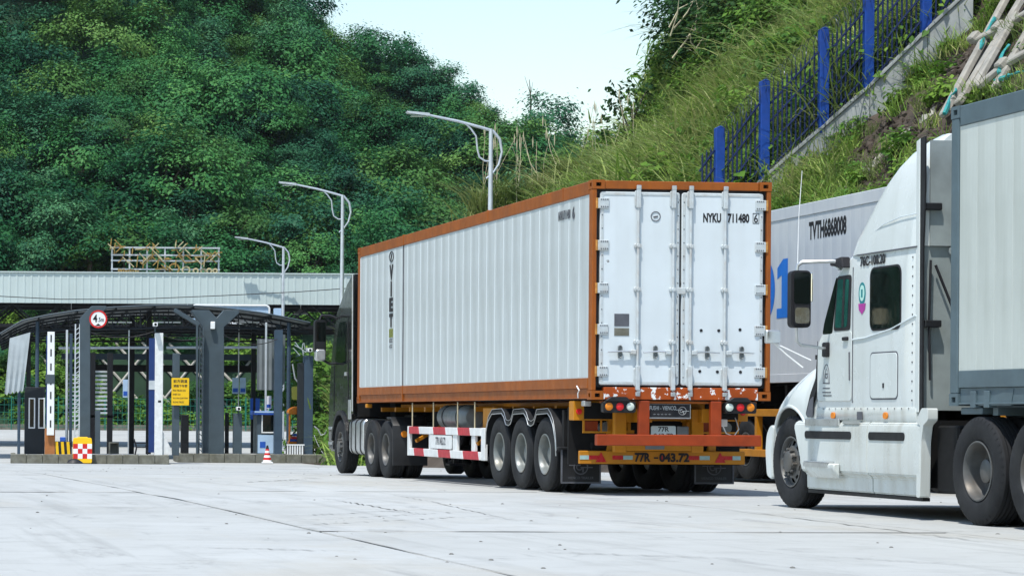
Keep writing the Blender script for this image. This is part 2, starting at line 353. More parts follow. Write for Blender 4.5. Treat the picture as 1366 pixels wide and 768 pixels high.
for k in range(-1, 4):                                     # dark filler in the long joints
    q = 4.5 + k * 5.7; mb = MB(); pl = []
    for i in range(70):
        s_ = 9 + i * 1.25; x, y = lane(q + rnd.uniform(-.012, .012), s_); pl.append((x, y, rnd.uniform(.004, .017)))
    mb.add([(x + d * w_, y, zg(y) + .0035) for x, y, w_ in pl for d in (-1, 1)], [(2 * i, 2 * i + 1, 2 * i + 3, 2 * i + 2) for i in range(len(pl) - 1)]); mb.build('joint_filler', M['seal'], ground)
for ci in range(-1, 4):                                    # filled cross joints, wide enough to see along the ground
    for ri in range(1, 13):
        if (ri * 3 + ci) % 5 < 2: continue
        s0 = 8 + ri * 6.1 + (0.9 if ci % 2 else 0); q0 = 4.5 + (ci - 1) * 5.7; mb = MB(); pl = []
        for i in range(12): x, y = lane(q0 + 5.7 * i / 11, s0 + rnd.uniform(-.02, .02)); pl.append((x, y, rnd.uniform(.0, .045)))
        mb.add([(x, y + d * w_, zg(y) + .0035) for x, y, w_ in pl for d in (-1, 1)], [(2 * i, 2 * i + 1, 2 * i + 3, 2 * i + 2) for i in range(11)]); mb.build('joint_filler', M['seal'], ground)
for (xa, ya), (xb, yb), wd in (((960, 683), (1366, 735), .03), ((430, 668), (560, 690), .03), ((40, 700), (330, 668), .02), ((700, 742), (1010, 752), .015), ((520, 660), (690, 700), .02), ((220, 735), (480, 742), .012), ((1050, 745), (1340, 764), .012), ((330, 640), (420, 634), .05), ((380, 700), (640, 686), .03), ((390, 706), (660, 692), .03), ((370, 694), (600, 682), .03)):
    mb = MB(); pl = []; n = 40                             # hairline cracks
    for i in range(n + 1):
        t = i / n; px, py = xa + (xb - xa) * t, ya + (yb - ya) * t + rnd.uniform(-.7, .7); Y = CH * F / max(20, (py - PY) - ROLL * (px - PX)); p = at(px, py, Y); pl.append((p.x, p.y, wd * rnd.uniform(.2, 1.2) * math.sin(math.pi * (t * .9 + .05))))
    mb.add([(x + d * w_ * .5, y + d * w_, zg(y) + .006) for x, y, w_ in pl for d in (-1, 1)], [(2 * i, 2 * i + 1, 2 * i + 3, 2 * i + 2) for i in range(n)]); mb.build('crack', M['crack'], ground)
pts = []
for i in range(420):
    s_ = rnd.uniform(13, 70); x, y = lane(rnd.uniform(-3, 20), s_); pts.append((x, y, zg(y)))
# ---- foliage builders
def leafmesh(name, pos, nrm, size, tint, m, aspect=.55, up=None):
    n = len(pos); nrm = nrm / np.linalg.norm(nrm, axis=1, keepdims=True)
    a = rng.normal(size=(n, 3)) if up is None else up
    a = a - nrm * (a * nrm).sum(1, keepdims=True); a /= np.linalg.norm(a, axis=1, keepdims=True) + 1e-9
    b = np.cross(nrm, a); s = size[:, None]
    v = np.stack([pos - a * s, pos + b * s * aspect + nrm * s * .12, pos + a * s, pos - b * s * aspect + nrm * s * .12], 1).reshape(-1, 3)
    me = bpy.data.meshes.new(name); me.vertices.add(4 * n); me.vertices.foreach_set('co', v.astype(np.float32).ravel())
    me.loops.add(4 * n); me.loops.foreach_set('vertex_index', np.arange(4 * n, dtype=np.int32))
    me.polygons.add(n); me.polygons.foreach_set('loop_start', np.arange(0, 4 * n, 4, dtype=np.int32))
    me.update(calc_edges=True); at_ = me.attributes.new('tint', 'FLOAT', 'FACE'); at_.data.foreach_set('value', tint.astype(np.float32))
    me.materials.append(m); return me
def crown_mesh(name, n, rad, leaf, m, clumps=26, spread=.30, low=-.35, shell=.6, droop=.0):
    d = rng.normal(size=(clumps * 3, 3)); d /= np.linalg.norm(d, axis=1, keepdims=True); d = d[d[:, 2] > low][:clumps]
    r = rng.uniform(shell, 1.0, len(d))[:, None]; cen = d * r * np.array(rad)
    k = rng.integers(0, len(cen), n); off = rng.normal(size=(n, 3)) * spread * np.array([min(rad), min(rad), min(rad) * .6])
    pos = cen[k] + off; out = off / (np.linalg.norm(off, axis=1, keepdims=True) + 1e-6) * .6 + d[k] * .5
    nrm = out + np.array([0, 0, .9]) + rng.normal(size=(n, 3)) * .35
    tint = np.clip(.15 + .5 * rng.random(len(cen))[k] + .3 * rng.random(n), 0, 1)
    return leafmesh(name, pos, nrm, leaf * rng.uniform(.55, 1.35, n), tint, m)
def blade_mesh(name, n, h, wd, m, spread=.25, lean=.45, droop=.5):
    """a tuft of curved grass blades, three segments each"""
    az = rng.uniform(0, 2 * np.pi, n); L = h * rng.uniform(.5, 1.15, n); ln = lean * rng.uniform(.2, 1.3, n)
    base = np.stack([rng.normal(0, spread, n), rng.normal(0, spread, n), np.full(n, -.05)], 1)
    dirh = np.stack([np.cos(az), np.sin(az), 0 * az], 1); side = np.stack([-np.sin(az), np.cos(az), 0 * az], 1)
    vs_ = []; T = [0, .4, .75, 1.0]; W = [1, .85, .5, .08]
    for t, ww in zip(T, W):
        c = base + dirh * (L * (ln * t + droop * t ** 2.5 * .6))[:, None] + np.array([0, 0, 1]) * (L * (t - droop * .45 * t ** 3))[:, None]
        vs_ += [c - side * wd * ww / 2, c + side * wd * ww / 2]
    v = np.stack(vs_, 1).reshape(-1, 3); f = []
    ids = np.arange(n)[:, None] * 8
    f = np.concatenate([ids + np.array([0, 1, 3, 2]), ids + np.array([2, 3, 5, 4]), ids + np.array([4, 5, 7, 6])], 1).reshape(-1, 4)
    me = bpy.data.meshes.new(name); me.vertices.add(len(v)); me.vertices.foreach_set('co', v.astype(np.float32).ravel())
    me.loops.add(f.size); me.loops.foreach_set('vertex_index', f.astype(np.int32).ravel())
    me.polygons.add(len(f)); me.polygons.foreach_set('loop_start', np.arange(0, f.size, 4, dtype=np.int32)); me.update(calc_edges=True)
    a = me.attributes.new('tint', 'FLOAT', 'FACE'); a.data.foreach_set('value', np.repeat(rng.random(n), 3).astype(np.float32))
    me.materials.append(m); return me
def scatter(name, pts, rot, scl, protos, label, cat):
    """one object of vegetation: prototypes instanced on a cloud of points"""
    me = bpy.data.meshes.new(name); me.from_pydata([tuple(p) for p in pts], [], [])
    n = len(pts)
    a = me.attributes.new('rot', 'FLOAT_VECTOR', 'POINT'); a.data.foreach_set('vector', np.asarray(rot, np.float32).ravel())
    a = me.attributes.new('scl', 'FLOAT_VECTOR', 'POINT'); a.data.foreach_set('vector', np.asarray(scl, np.float32).ravel())
    a = me.attributes.new('pick', 'INT', 'POINT'); a.data.foreach_set('value', rng.integers(0, len(protos), n).astype(np.int32))
    o = bpy.data.objects.new(name, me); C.objects.link(o)
    g = bpy.data.node_groups.new(name, 'GeometryNodeTree'); g.interface.new_socket('Geometry', in_out='INPUT', socket_type='NodeSocketGeometry')
    g.interface.new_socket('Geometry', in_out='OUTPUT', socket_type='NodeSocketGeometry')
    N = g.nodes; Lk = g.links; gi = N.new('NodeGroupInput'); go = N.new('NodeGroupOutput'); ip = N.new('GeometryNodeInstanceOnPoints'); jn = N.new('GeometryNodeJoinGeometry')
    for p in protos:
        ob = bpy.data.objects.new(name + '_source', p)
        oi = N.new('GeometryNodeObjectInfo'); oi.inputs[0].default_value = ob; oi.inputs['As Instance'].default_value = True; Lk.new(oi.outputs['Geometry'], jn.inputs[0])
    def na(nm, ty):
        q = N.new('GeometryNodeInputNamedAttribute'); q.data_type = ty; q.inputs[0].default_value = nm; return q.outputs[0]
    Lk.new(gi.outputs[0], ip.inputs['Points']); Lk.new(jn.outputs[0], ip.inputs['Instance']); ip.inputs['Pick Instance'].default_value = True
    Lk.new(na('pick', 'INT'), ip.inputs['Instance Index'])
    er = N.new('FunctionNodeEulerToRotation'); Lk.new(na('rot', 'FLOAT_VECTOR'), er.inputs[0]); Lk.new(er.outputs[0], ip.inputs['Rotation'])
    Lk.new(na('scl', 'FLOAT_VECTOR'), ip.inputs['Scale']); Lk.new(ip.outputs[0], go.inputs[0])
    md = o.modifiers.new('scatter', 'NODES'); md.node_group = g
    return tag(o, label, cat, kind='stuff')
def nz(x, y, s, k=0):
    """cheap smooth noise in -1..1"""
    x, y = x / s + 17.3 * k, y / s - 9.1 * k
    return (math.sin(x * 1.7 + 1.3 * math.sin(y * 1.1)) + math.sin(y * 1.9 + 1.7 * math.sin(x * .9 + 2)) + math.sin((x + y) * 1.3 + .7)) / 3

gr = MB(); gr.lathe([(0, -.3), (.6, -.2), (.8, .1), (.4, .5), (0, .6)], (0, 0, 0), 6, ax='z')
scatter('grit', pts, [(0, 0, rnd.uniform(0, 6)) for _ in pts], [(lambda s: (s, s * .8, s * .6))(rnd.uniform(.006, .03)) for _ in pts], [gr.mesh('grit', M['crack'])], 'loose grit and pebbles scattered on the concrete yard', 'grit')

# ---- forested hill behind the toll lanes
def hill(X, Y):
    b = min(7.5, .8 * max(0, Y - 173)); zc = max(8, 68.2 - .69 * X) if X > -60 else 109.6
    zc -= .13 * max(0, X - 48)
    g = min(1, max(0, (Y - 180) / 115)); g = g ** .92
    if Y > 295: g = 1 - .5 * smooth(295, 360, Y)
    e = smooth(176, 200, Y)
    return zg(172) - .03 + b + (zc - 7.5) * g + e * (5.0 * nz(X, Y, 12) + 3.6 * nz(X, Y, 4.6, 1)) * (1 - .75 * smooth(262, 292, Y))
hx = [-110 + 6.2 * i for i in range(48)]; hy = [172, 174, 176, 178, 180, 183] + [186 + 5 * i for i in range(36)]
mb = MB(); mb.grid(lambda i, j: (hx[j], hy[i], hill(hx[j], hy[i]) - (0.6 if i == 0 else 0)), len(hy), len(hx))
tag(mb.build('hillside', M['hillsoil'], angle=80), 'steep hill behind the toll lanes, wholly overgrown', 'hillside', kind='structure')
crowns = [crown_mesh('crown', 6000, (3.3, 3.3, 2.7), .135, M[('leaf_forest', 'leaf_forest', 'leaf_warm', 'leaf_teal', 'leaf_forest')[_]], 22, .21) for _ in range(5)] + \
         [crown_mesh('crown', 4400, (2.2, 2.2, 3.6), .13, M[('leaf_teal', 'leaf_forest')[_]], 20, .25) for _ in range(2)] + \
         [crown_mesh('crown', 5600, (4.2, 4.0, 1.7), .13, M[('leaf_forest', 'leaf_warm')[_]], 26, .28) for _ in range(2)]
cand = []
Y = 175.5
while Y < 318:
    X = -55.0
    while X < 105:
        x_, y_ = X + rnd.uniform(-1.4, 1.4), Y + rnd.uniform(-1.3, 1.3)
        px = PX + F * x_ / y_
        bare = 120 < px < 250 and y_ < 182
        if -420 < px < 1020 and not bare and not (x_ > 40 and y_ < 195): cand.append((x_, y_))
        X += 3.3
    Y += 2.9
tr_mb = MB(); tr_mb.path([(0, 0, -1.5), (.1, .05, 1.0), (-.1, .1, 2.6)], [.22, .16, .07], 7)
for a, (dx, dy, dz) in enumerate(((1.3, .4, 3.0), (-1.2, .6, 3.1), (.3, -1.3, 2.8), (-.3, 1.1, 3.5))):
    tr_mb.path([(0, .05, .9 + .3 * a), (dx * .5, dy * .5, 1.3 + dz * .3), (dx, dy, dz)], [.09, .06, .02], 5)
trunk_me = tr_mb.mesh('trunk', M['bark'])
near = sorted([c for c in cand if 0 < PX + F * c[0] / c[1] < 830 and c[1] > 183], key=lambda c: c[1])
sky_line = [c for c in cand if 282 < c[1] < 296 and c[0] > 38]
solo = set(near[:110]) | set(sky_line[:60])
pts, rot, scl = [], [], []
for (x, y) in cand:
    s = (rnd.uniform(.6, 1.1) if rnd.random() < .7 else rnd.uniform(1.1, 1.45)) if y > 181 else rnd.uniform(.35, .6)
    z = hill(x, y) + 1.7 * s; r = (rnd.uniform(-.15, .15), rnd.uniform(-.15, .15), rnd.uniform(0, 6.28)); sc = (s, s, s * rnd.uniform(.8, 1.2))
    if (x, y) in solo:
        ki = rnd.randrange(9); kd = ('rounded dark green', 'rounded dark green', 'rounded yellowish green', 'rounded bluish green', 'rounded dark green', 'tall narrow bluish green', 'tall narrow dark green', 'low spreading dark green', 'low spreading yellowish green')[ki]; zn = 'on the skyline of the forested hill' if y > 270 else 'at the foot of the forested hill above the hall roof'
        t = thing('hillside_tree', kd + ' tree ' + zn, 'tree', (x, y, hill(x, y)), r[2], 'trees of the forested hill')
        tr = inst(trunk_me, 'trunk', t, sc=s); cr = inst(crowns[ki], 'crown', t, (0, 0, 2.0 * s), (r[0], r[1], 0), sc)
    else: pts.append((x, y, z)); rot.append(r); scl.append(sc)
scatter('forest', pts, rot, scl, crowns, 'dense tangle of trees and creepers covering the hill', 'forest')
# bare leaning stem on the skyline
mb = MB(); p = at(706, 140, 293); mb.path([p + Vector((0, 0, -5)), p + Vector((.2, 0, .5)), p + Vector((0, 0, 3))], [.16, .10, .03], 6)
for k in range(5): mb.path([p + Vector((.1, 0, -1 + .6 * k)), p + Vector((rnd.uniform(-1.2, 1.2), 0, .6 + .7 * k))], [.05, .015], 5)
tag(mb.build('bare_tree', M['bark']), 'bare dead tree sticking out of the hill skyline', 'tree')

# ---- cut slope on the right
def slope_t(X, Y): return X - 16.3 + .088 * (Y - 41)
FY = lambda X: 69.2 - (X - 19.6) * .42            # the line of the fence wall across the slope
def slope(X, Y):
    t = slope_t(X, Y); a = 1.1 * max(0, t) if t < 20 else 22 + .35 * (t - 20)
    if t < 0: a = 0
    pr = [(0, 0), (3, 3.6), (8.6, 9.3), (14.2, 12.0), (14.7, 13.4), (15.2, 16), (16.5, 17.5), (30, 24)]
    b = 0
    for (t0, z0), (t1, z1) in zip(pr, pr[1:]):
        if t0 <= t: b = z0 + (z1 - z0) * min(1, (t - t0) / (t1 - t0))
    k = smooth(74, 98, Y); z = a * (1 - k) + b * k
    z -= .62 * (1 - smooth(-.8, .3, Y - FY(X))) * smooth(1, 4, t)
    z += smooth(1, 3, t) * (.28 * nz(X, Y, 1.9) + .18 * nz(X, Y, .8, 2))
    if Y > 84 and t < 3.4: z *= smooth(1.5 * smooth(84, 97, Y), 3.4, t) if t > 1.5 * smooth(84, 97, Y) else 0
    z *= 1 - smooth(101, 108, Y)
    return z + zg(min(Y, 95)) - .02
sx = [15 + .55 * i for i in range(62)]; sy = [14 + 1.1 * i for i in range(89)]
mb = MB(); mb.grid(lambda i, j: (16.0 + .55 * j - .088 * (sy[i] - 41), sy[i], slope(16.0 + .55 * j - .088 * (sy[i] - 41), sy[i]) - (.3 if j == 0 else 0)), len(sy), 62)
tag(mb.build('cut_slope', M['soil'], angle=80), 'steep earth slope rising beside the lorry lanes', 'slope', kind='structure')
def hit(px, py, lift=0.0):
    """where the sight line of a spot meets the slope"""
    Y = 40.0
    while Y < 101:
        p = at(px, py, Y)
        if p.z < slope(p.x, p.y) + lift: return p
        Y += .1
    return at(px, py, 100)
# grass
gp = [blade_mesh('tuft', 46, .85, .035, M['grass'], .22, .5, .55) for _ in range(4)] + [blade_mesh('tuft', 40, 1.25, .04, M['grass'], .2, .45, .7) for _ in range(3)] + \
     [blade_mesh('tuft', 60, .45, .04, M['grass'], .35, .6, .4)]
weeds = [crown_mesh('weed', 260, (.6, .6, .5), .10, M['leaf_bush'], 12, .35, -.1) for _ in range(4)] + [blade_mesh('tuft', 50, 1.7, .035, M['grassdry'], .25, .5, .8) for _ in range(2)]
pts, rot, scl = [], [], []
for i in range(24000):
    Y = rnd.uniform(47, 103); t = rnd.uniform(2.5 if Y < 88 else .1, 20); X = t + 16.3 - .088 * (Y - 41); px = PX + F * X / Y; z = slope(X, Y)
    py = PY - F * (z - CH) / Y
    if px > 1420 or py < -60 or px < 462: continue
    dens = .95 if Y > FY(X) else .75; low = 1.0
    if Y < FY(X):
        off = py - (239 - (px - 1019) * .907); d = nz(X, Y, 2.1, 4) + .5 * nz(X, Y, .7, 3)
        if px > 1095 and off > 58 + 45 * d: dens = .05 + (.25 if px < 1140 else 0)
        elif off < 45: dens = .3; low = .6
    if rnd.random() > dens: continue
    pts.append((X, Y, z)); rot.append((rnd.uniform(-.2, .2), -.35 + rnd.uniform(-.25, .25), 0) if False else (rnd.uniform(-.2, .2), rnd.uniform(-.5, .05), rnd.uniform(-1.2, 1.2)))
    s = rnd.uniform(.5, 1.15) * (1.0 if Y > FY(X) else .85) * low * (rnd.uniform(1.3, 1.9) if Y > FY(X) and rnd.random() < .12 else 1); scl.append((s, s, s))
scatter('grass', pts, rot, scl, gp + weeds, 'long green grass and weeds growing on the cut slope', 'grass')
# shrubs
sh = [crown_mesh('foliage', 1300, (1.1, 1.1, .9), .10, M['leaf_bush'], 22, .34, -.5) for _ in range(3)]
shd = [crown_mesh('foliage', 1500, (2.2, 1.6, 1.5), .13, M['leaf_dark'], 24, .36, -.7, .35) for _ in range(2)]
st = MB()
for k in range(7):
    a = k * .9; st.path([(0, 0, -1.2), (.2 * math.cos(a), .2 * math.sin(a), -.3), (.7 * math.cos(a), .7 * math.sin(a), .55)], [.035, .025, .01], 5)
stem_me = st.mesh('stems', M['bark'])
shrub_px = [(1010, 30), (1035, 8), (1075, 12), (985, 75), (1008, 62), (960, 105), (1040, 60), (930, 150), (890, 195), (1120, 5), (1060, 40), (975, 130), (945, 125), (1000, 110), (905, 165), (1015, 170), (1062, 110), (868, 208), (822, 222), (1045, 30), (1090, 40), (1025, 95), (1100, 25)]
for i, (px, py) in enumerate(shrub_px):
    p = hit(px, py); s = rnd.uniform(.75, 1.25)
    t = thing('shrub', ('small' if s < .92 else ('large' if s > 1.1 else 'middling')) + ' bright green leafy shrub in the long grass behind the blue fence', 'shrub', p, rnd.uniform(0, 6), 'shrubs above the blue fence')
    inst(stem_me, 'stems', t, (0, 0, .3), sc=s); inst(sh[i % 3], 'foliage', t, (0, 0, .55 * s), sc=s)
for i, (px, py, Yd, s) in enumerate([(922, 18, 98, .95), (932, 58, 97, .95), (958, 32, 95, 1.0), (950, 78, 95, .9), (985, 18, 92, .9), (988, 62, 91, .8), (912, 85, 98, .6)]):
    p = at(px, py, Yd)
    t = thing('overhanging_bush', 'dark tangled bush overhanging the top of the slope against the sky', 'bush', p, rnd.uniform(0, 6), 'dark bushes at the top of the slope')
    inst(stem_me, 'stems', t, (0, 0, 0), sc=s * 1.4); inst(shd[i % 2], 'foliage', t, (0, 0, .3), sc=s)
# bare branches in the dark bushes
mb = MB()
for k in range(16):
    p = at(rnd.uniform(880, 990), rnd.uniform(30, 105), 94); q = p + Vector((rnd.uniform(-1.3, 1.3), rnd.uniform(-.5, .5), rnd.uniform(.5, 1.8))); mb.path([p, (p + q) / 2 + Vector((rnd.uniform(-.3, .3), 0, .15)), q], [.035, .028, .012], 5)
tag(mb.build('dry_branches', M['stem']), 'dry grey branches tangled in the dark bush', 'branches')
# thin sapling against the sky
t = thing('sapling', 'thin sparse sapling standing against the sky beside the dark bushes', 'tree', at(838, 222, 99))
mb = MB()
for pl in (((848, 225), (846, 190), (843, 150), (838, 118)), ((846, 190), (830, 150), (815, 140)), ((844, 160), (858, 130), (864, 118)), ((846, 200), (822, 190), (806, 172)), ((845, 180), (862, 165), (870, 150)), ((850, 215), (832, 170), (829, 128))):
    base = at(838, 222, 99); mb.path([at(a, b, 99 + .4 * k) - base for k, (a, b) in enumerate(pl)], [.05] + [.03] * (len(pl) - 2) + [.012], 5)
mb.build('trunk', M['bark'], t)
lp = []
for (a, b) in ((838, 118), (815, 142), (808, 175), (864, 120), (868, 152), (829, 130), (826, 150), (848, 135), (806, 160), (835, 190), (856, 185), (818, 125)):
    for k in range(24): lp.append(at(a + rnd.gauss(0, 7), b + rnd.gauss(0, 6), 99 + rnd.gauss(0, .3)) - at(838, 222, 99))
lp = np.array([tuple(q) for q in lp]); n = len(lp)
inst(leafmesh('crown', lp, rng.normal(size=(n, 3)) + [0, 0, .6], rng.uniform(.08, .16, n), rng.random(n), M['leaf_dark']), 'crown', t)
# tall plume grass behind the container
pg = [blade_mesh('blades', 150, 2.3, .045, M['grassdry'], .22, .55, 1.0) for _ in range(2)]
for i, (px, py, s) in enumerate([(660, 285, 1.15), (640, 288, .9), (690, 275, .8), (722, 262, .75), (748, 250, .8), (770, 245, .8), (795, 235, .7), (845, 215, .7), (815, 232, .8), (870, 215, .6)]):
    p = at(px, py, 96 - .25 * i)
    t = thing('plume_grass', ('big drooping clump of tall plume grass behind the street lamp' if i < 2 else 'clump of tall plume grass with pale stalks on the slope crest'), 'grass clump', p, rnd.uniform(0, 6), 'plume grass on the crest')
    inst(pg[i % 2], 'blades', t, sc=s)
    mb = MB()
    for k in range(4 if i < 4 else 2):
        a = rnd.uniform(-.55, .25); h = rnd.uniform(2.2, 3.9) * s; mb.path([(rnd.uniform(-.5, .5), 0, 0), (a * h * .5, rnd.uniform(-.2, .2), h * .55), (a * h, rnd.uniform(-.3, .3), h)], [.014, .012, .008], 5)
        mb.lathe([(.0, 0), (.022, .15), (.026, .3), (.0, .5)], (a * h, 0, h - .3), 6, ax='z')
    mb.build('stalks', M['stem'], t)

# ---- blue fence on its concrete wall
fp = [(925, 328), (959, 300), (1019, 239), (1098, 171), (1158, 118.5), (1235, 43), (1296, -14)]
FZ = [at(a, b, 69.3 - (a - 959) / 331 * 3.2) for a, b in fp]
wl = thing('fence_wall', 'stepped grey concrete foot wall running up the slope under the blue fence', 'wall', FZ[0])
for k, (p, q) in enumerate(zip(FZ, FZ[1:])):
    mb = MB(); p_, q_ = p - FZ[0], q - FZ[0]; d = .16
    for a, b in ((p_ * .995 + q_ * .005, q_ * .995 + p_ * .005),):
        v = [a + Vector((0, -d, .02)), b + Vector((0, -d, .02)), b + Vector((0, d, .02)), a + Vector((0, d, .02))]
        mb.add(v + [x - Vector((0, 0, 2.2)) for x in v], [(0, 1, 2, 3), (7, 6, 5, 4), (0, 4, 5, 1), (1, 5, 6, 2), (2, 6, 7, 3), (3, 7, 4, 0)])
        v = [a + Vector((0, -d - .06, .02)), b + Vector((0, -d - .06, .02)), b + Vector((0, d + .06, .02)), a + Vector((0, d + .06, .02))]
        mb.add([x + Vector((0, 0, .10)) for x in v] + [x + Vector((0, 0, .003)) for x in v], [(0, 1, 2, 3), (7, 6, 5, 4), (0, 4, 5, 1), (1, 5, 6, 2), (2, 6, 7, 3), (3, 7, 4, 0)])
    mb.build('wall_panel', M['wallc'], wl, bevel=.012)
fn = thing('blue_fence', 'blue steel bar fence with square posts climbing the slope', 'fence', FZ[0])
post_me = MB().box(-.125, .125, -.125, .125, -.15, 2.72).prism([(-.125, 2.72), (.125, 2.72), (0, 2.78)], 'y', -.125, .125).mesh('fence_post', M['fenceblue'], bevel=.012)
bar_me = MB().tube((0, 0, .14), (0, 0, 2.28), .026, 6).tube((0, 0, 2.28), (0, 0, 2.42), .03, 6, r2=.002).mesh('bar', M['fencebar'])
for k, p in enumerate(FZ): k and inst(post_me, 'fence_post', fn, p - FZ[0])
for p, q in zip(FZ, FZ[1:]):
    d = q - p; n = max(4, int(round(d.x / .108)))
    for i in range(1, n):
        t = i / n
        if t * d.x < .17 or (1 - t) * d.x < .17: continue
        inst(bar_me, 'bar', fn, p + d * t - FZ[0])
    for h in (.28, .95, 1.6, 2.1):
        mb = MB(); mb.beam(p - FZ[0] + Vector((.15, -.03, h)), q - FZ[0] + Vector((-.15, -.03, h)), .045, .045); mb.build('rail', M['fencebar'], fn)
rw = MB()
for p, q in zip(FZ[1:], FZ[2:]):
    for off in (0, 2.1):
        pl = []
        for i in range(60):
            t = i / 59; a = t * 34 + off; pl.append(p + (q - p) * t + Vector((0, .22 * math.cos(a) - .1, 2.62 + .22 * math.sin(a))))
        rw.path(pl, .009, 3)
tag(rw.build('razor_wire', M['wire']), 'coiled razor wire along the top of the blue fence', 'wire')

# ---- concrete lattice on the bare part of the slope
lt = thing('slope_lattice', 'pale concrete beam lattice pinned to the bare slope behind the grey-framed container', 'lattice', hit(1300, 100))
def lb(a, b, w=.22, h=.16):
    o = hit(1300, 100); p, q = hit(*a), hit(*b); n = Vector((-.74, -.07, .67)); mb = MB(); mb.beam(p + n * .3 - o, q + n * .3 - o, w, h, up=n); mb.build('concrete_beam', M['beamc'], lt, bevel=.03)
for a, b in (((1270, 165), (1362, -8)), ((1290, 150), (1392, -20)), ((1312, 128), (1366, 30)), ((1340, 128), (1385, 50)), ((1310, 66), (1345, 50)), ((1345, 52), (1395, 20)), ((1316, 128), (1352, 98)), ((1352, 98), (1400, 72))): lb(a, b)
node = MB().box(-.15, .15, -.15, .15, -.1, .12).mesh('anchor_block', M['beamc'], bevel=.04)
for a in ((1312, 64), (1344, 50), (1350, 100)): inst(node, 'anchor_block', lt, hit(*a) + Vector((-.25, -.05, .25)) - hit(1300, 100), (.0, -.83, .09))
for i, pl in enumerate((((1272, 165), (1290, 128), (1312, 92), (1330, 55), (1350, 15)), ((1340, 122), (1352, 118), (1366, 112), (1380, 108)), ((1346, 112), (1350, 90), (1360, 70)))):
    mb = MB(); n = Vector((-.74, -.07, .67))
    pp = []
    for a, b in zip(pl, pl[1:]):
        for k in range(5): t = k / 5; pp.append(hit(a[0] + (b[0] - a[0]) * t + rnd.uniform(-2, 2), a[1] + (b[1] - a[1]) * t) + n * .35)
    mb.path(pp, [rnd.uniform(.02, .07) for _ in pp], 5); tag(mb.build('rolled_net', M['net']), ('long strip of turquoise netting twisted along the slope lattice', 'bunched turquoise netting lying above the grey-framed container', 'short rag of turquoise netting caught on a lattice beam')[i], 'netting')
# rough drain of rocks down the bare earth
for i, pl in enumerate((((1150, 232), (1185, 200), (1222, 168), (1255, 145)), ((1120, 262), (1150, 235), (1175, 212)))):
    mb = MB(); pp = []
    for a, b in zip(pl, pl[1:]):
        for k in range(8): t = k / 8; pp.append(hit(a[0] + (b[0] - a[0]) * t + rnd.uniform(-3, 3), a[1] + (b[1] - a[1]) * t + rnd.uniform(-3, 3)))
    mb.path(pp, [rnd.uniform(.03, .17) for _ in pp], 5); tag(mb.build('rock_rib', M['beamc'], angle=60), ('pale rock rib showing in the bare earth beside the lattice', 'short pale rock rib in the earth above the white cab')[i], 'rock')
rk = [MB() for _ in range(3)]
for m_ in rk: m_.lathe([(0, -.5), (.5, -.35), (.75, 0), (.55, .35), (0, .5)], (0, 0, 0), 7, ax='z'); m_.v = [(x * rnd.uniform(.7, 1.2), y * rnd.uniform(.7, 1.2), z * rnd.uniform(.7, 1.2)) for x, y, z in m_.v]
rkm = [m_.mesh('clod', M['soil']) for m_ in rk]
pts = []
for i in range(2200):
    px, py = rnd.uniform(1080, 1300), rnd.uniform(60, 270)
    Y = rnd.uniform(50, 66); p = at(px, 0, Y); p.z = slope(p.x, p.y)
    if slope_t(p.x, p.y) > 2: pts.append(tuple(p))
scatter('earth_clods', pts, [(rnd.uniform(0, 6), rnd.uniform(0, 6), 0) for _ in pts], [(lambda s: (s, s, s))(rnd.uniform(.05, .22)) for _ in pts], rkm, 'clods and stones lying on the bare earth slope', 'stones')

# ---- street lamps
def lamp(px, ptop, Y, label):
    p = at(px, ptop, Y); zb = zg(Y); H = p.z - zb; t = thing('street_lamp', label, 'street lamp', (p.x, Y, zb), 0, 'grey street lamps along the lane')
    MB().path([(0, 0, 0), (0, 0, H * .55), (0, 0, H)], [.11, .085, .06], 14).lathe([(.22, 0), (.22, .03), (.15, .05), (.14, .35), (.12, .37)], (0, 0, 0), 14, ax='z').build('pole', M['galv'], t)
    mb = MB(); L = 1.98; q = [(-L + .1, 0, H + .40), (-L * .5, 0, H + .22), (-.3, 0, H + .04), (.05, 0, H - .06), (.26, 0, H - .30), (.33, 0, H - .68), (.24, 0, H - 1.05), (.06, 0, H - 1.32), (-.13, 0, H - 1.47)]
    mb.path(q, [.035, .042, .046, .045, .042, .040, .036, .03, .024], 10); mb.build('arm', M['galv'], t)
    mb = MB(); mb.path([(-.75, 0, H + .15), (-.60, 0, H), (-.44, 0, H - .22), (-.40, 0, H - .6), (-.34, 0, H - .84), (-.18, 0, H - .95), (0, 0, H - .97)], .026, 8); mb.build('brace', M['galv'], t)
    mb = MB(); mb.prism(rpoly([(-L - .55, H + .50), (-L + .15, H + .44), (-L + .15, H + .35), (-L - .5, H + .44)], .03), 'y', -.14, .14); mb.build('lamp_head', M['galv'], t, bevel=.015)
    MB().box(-L - .40, -L + .02, -.1, .1, H + .345, H + .358).build('lens', M['clearlens'], t).rotation_euler = (0, 0, 0)
lamp(655, 172, 73, 'tall grey street lamp rising above the middle of the orange-framed container')
lamp(457, 260, 97, 'grey street lamp just beyond the front of the black cab')
lamp(378, 329, 127, 'short-looking grey street lamp rising behind the arched toll roof')

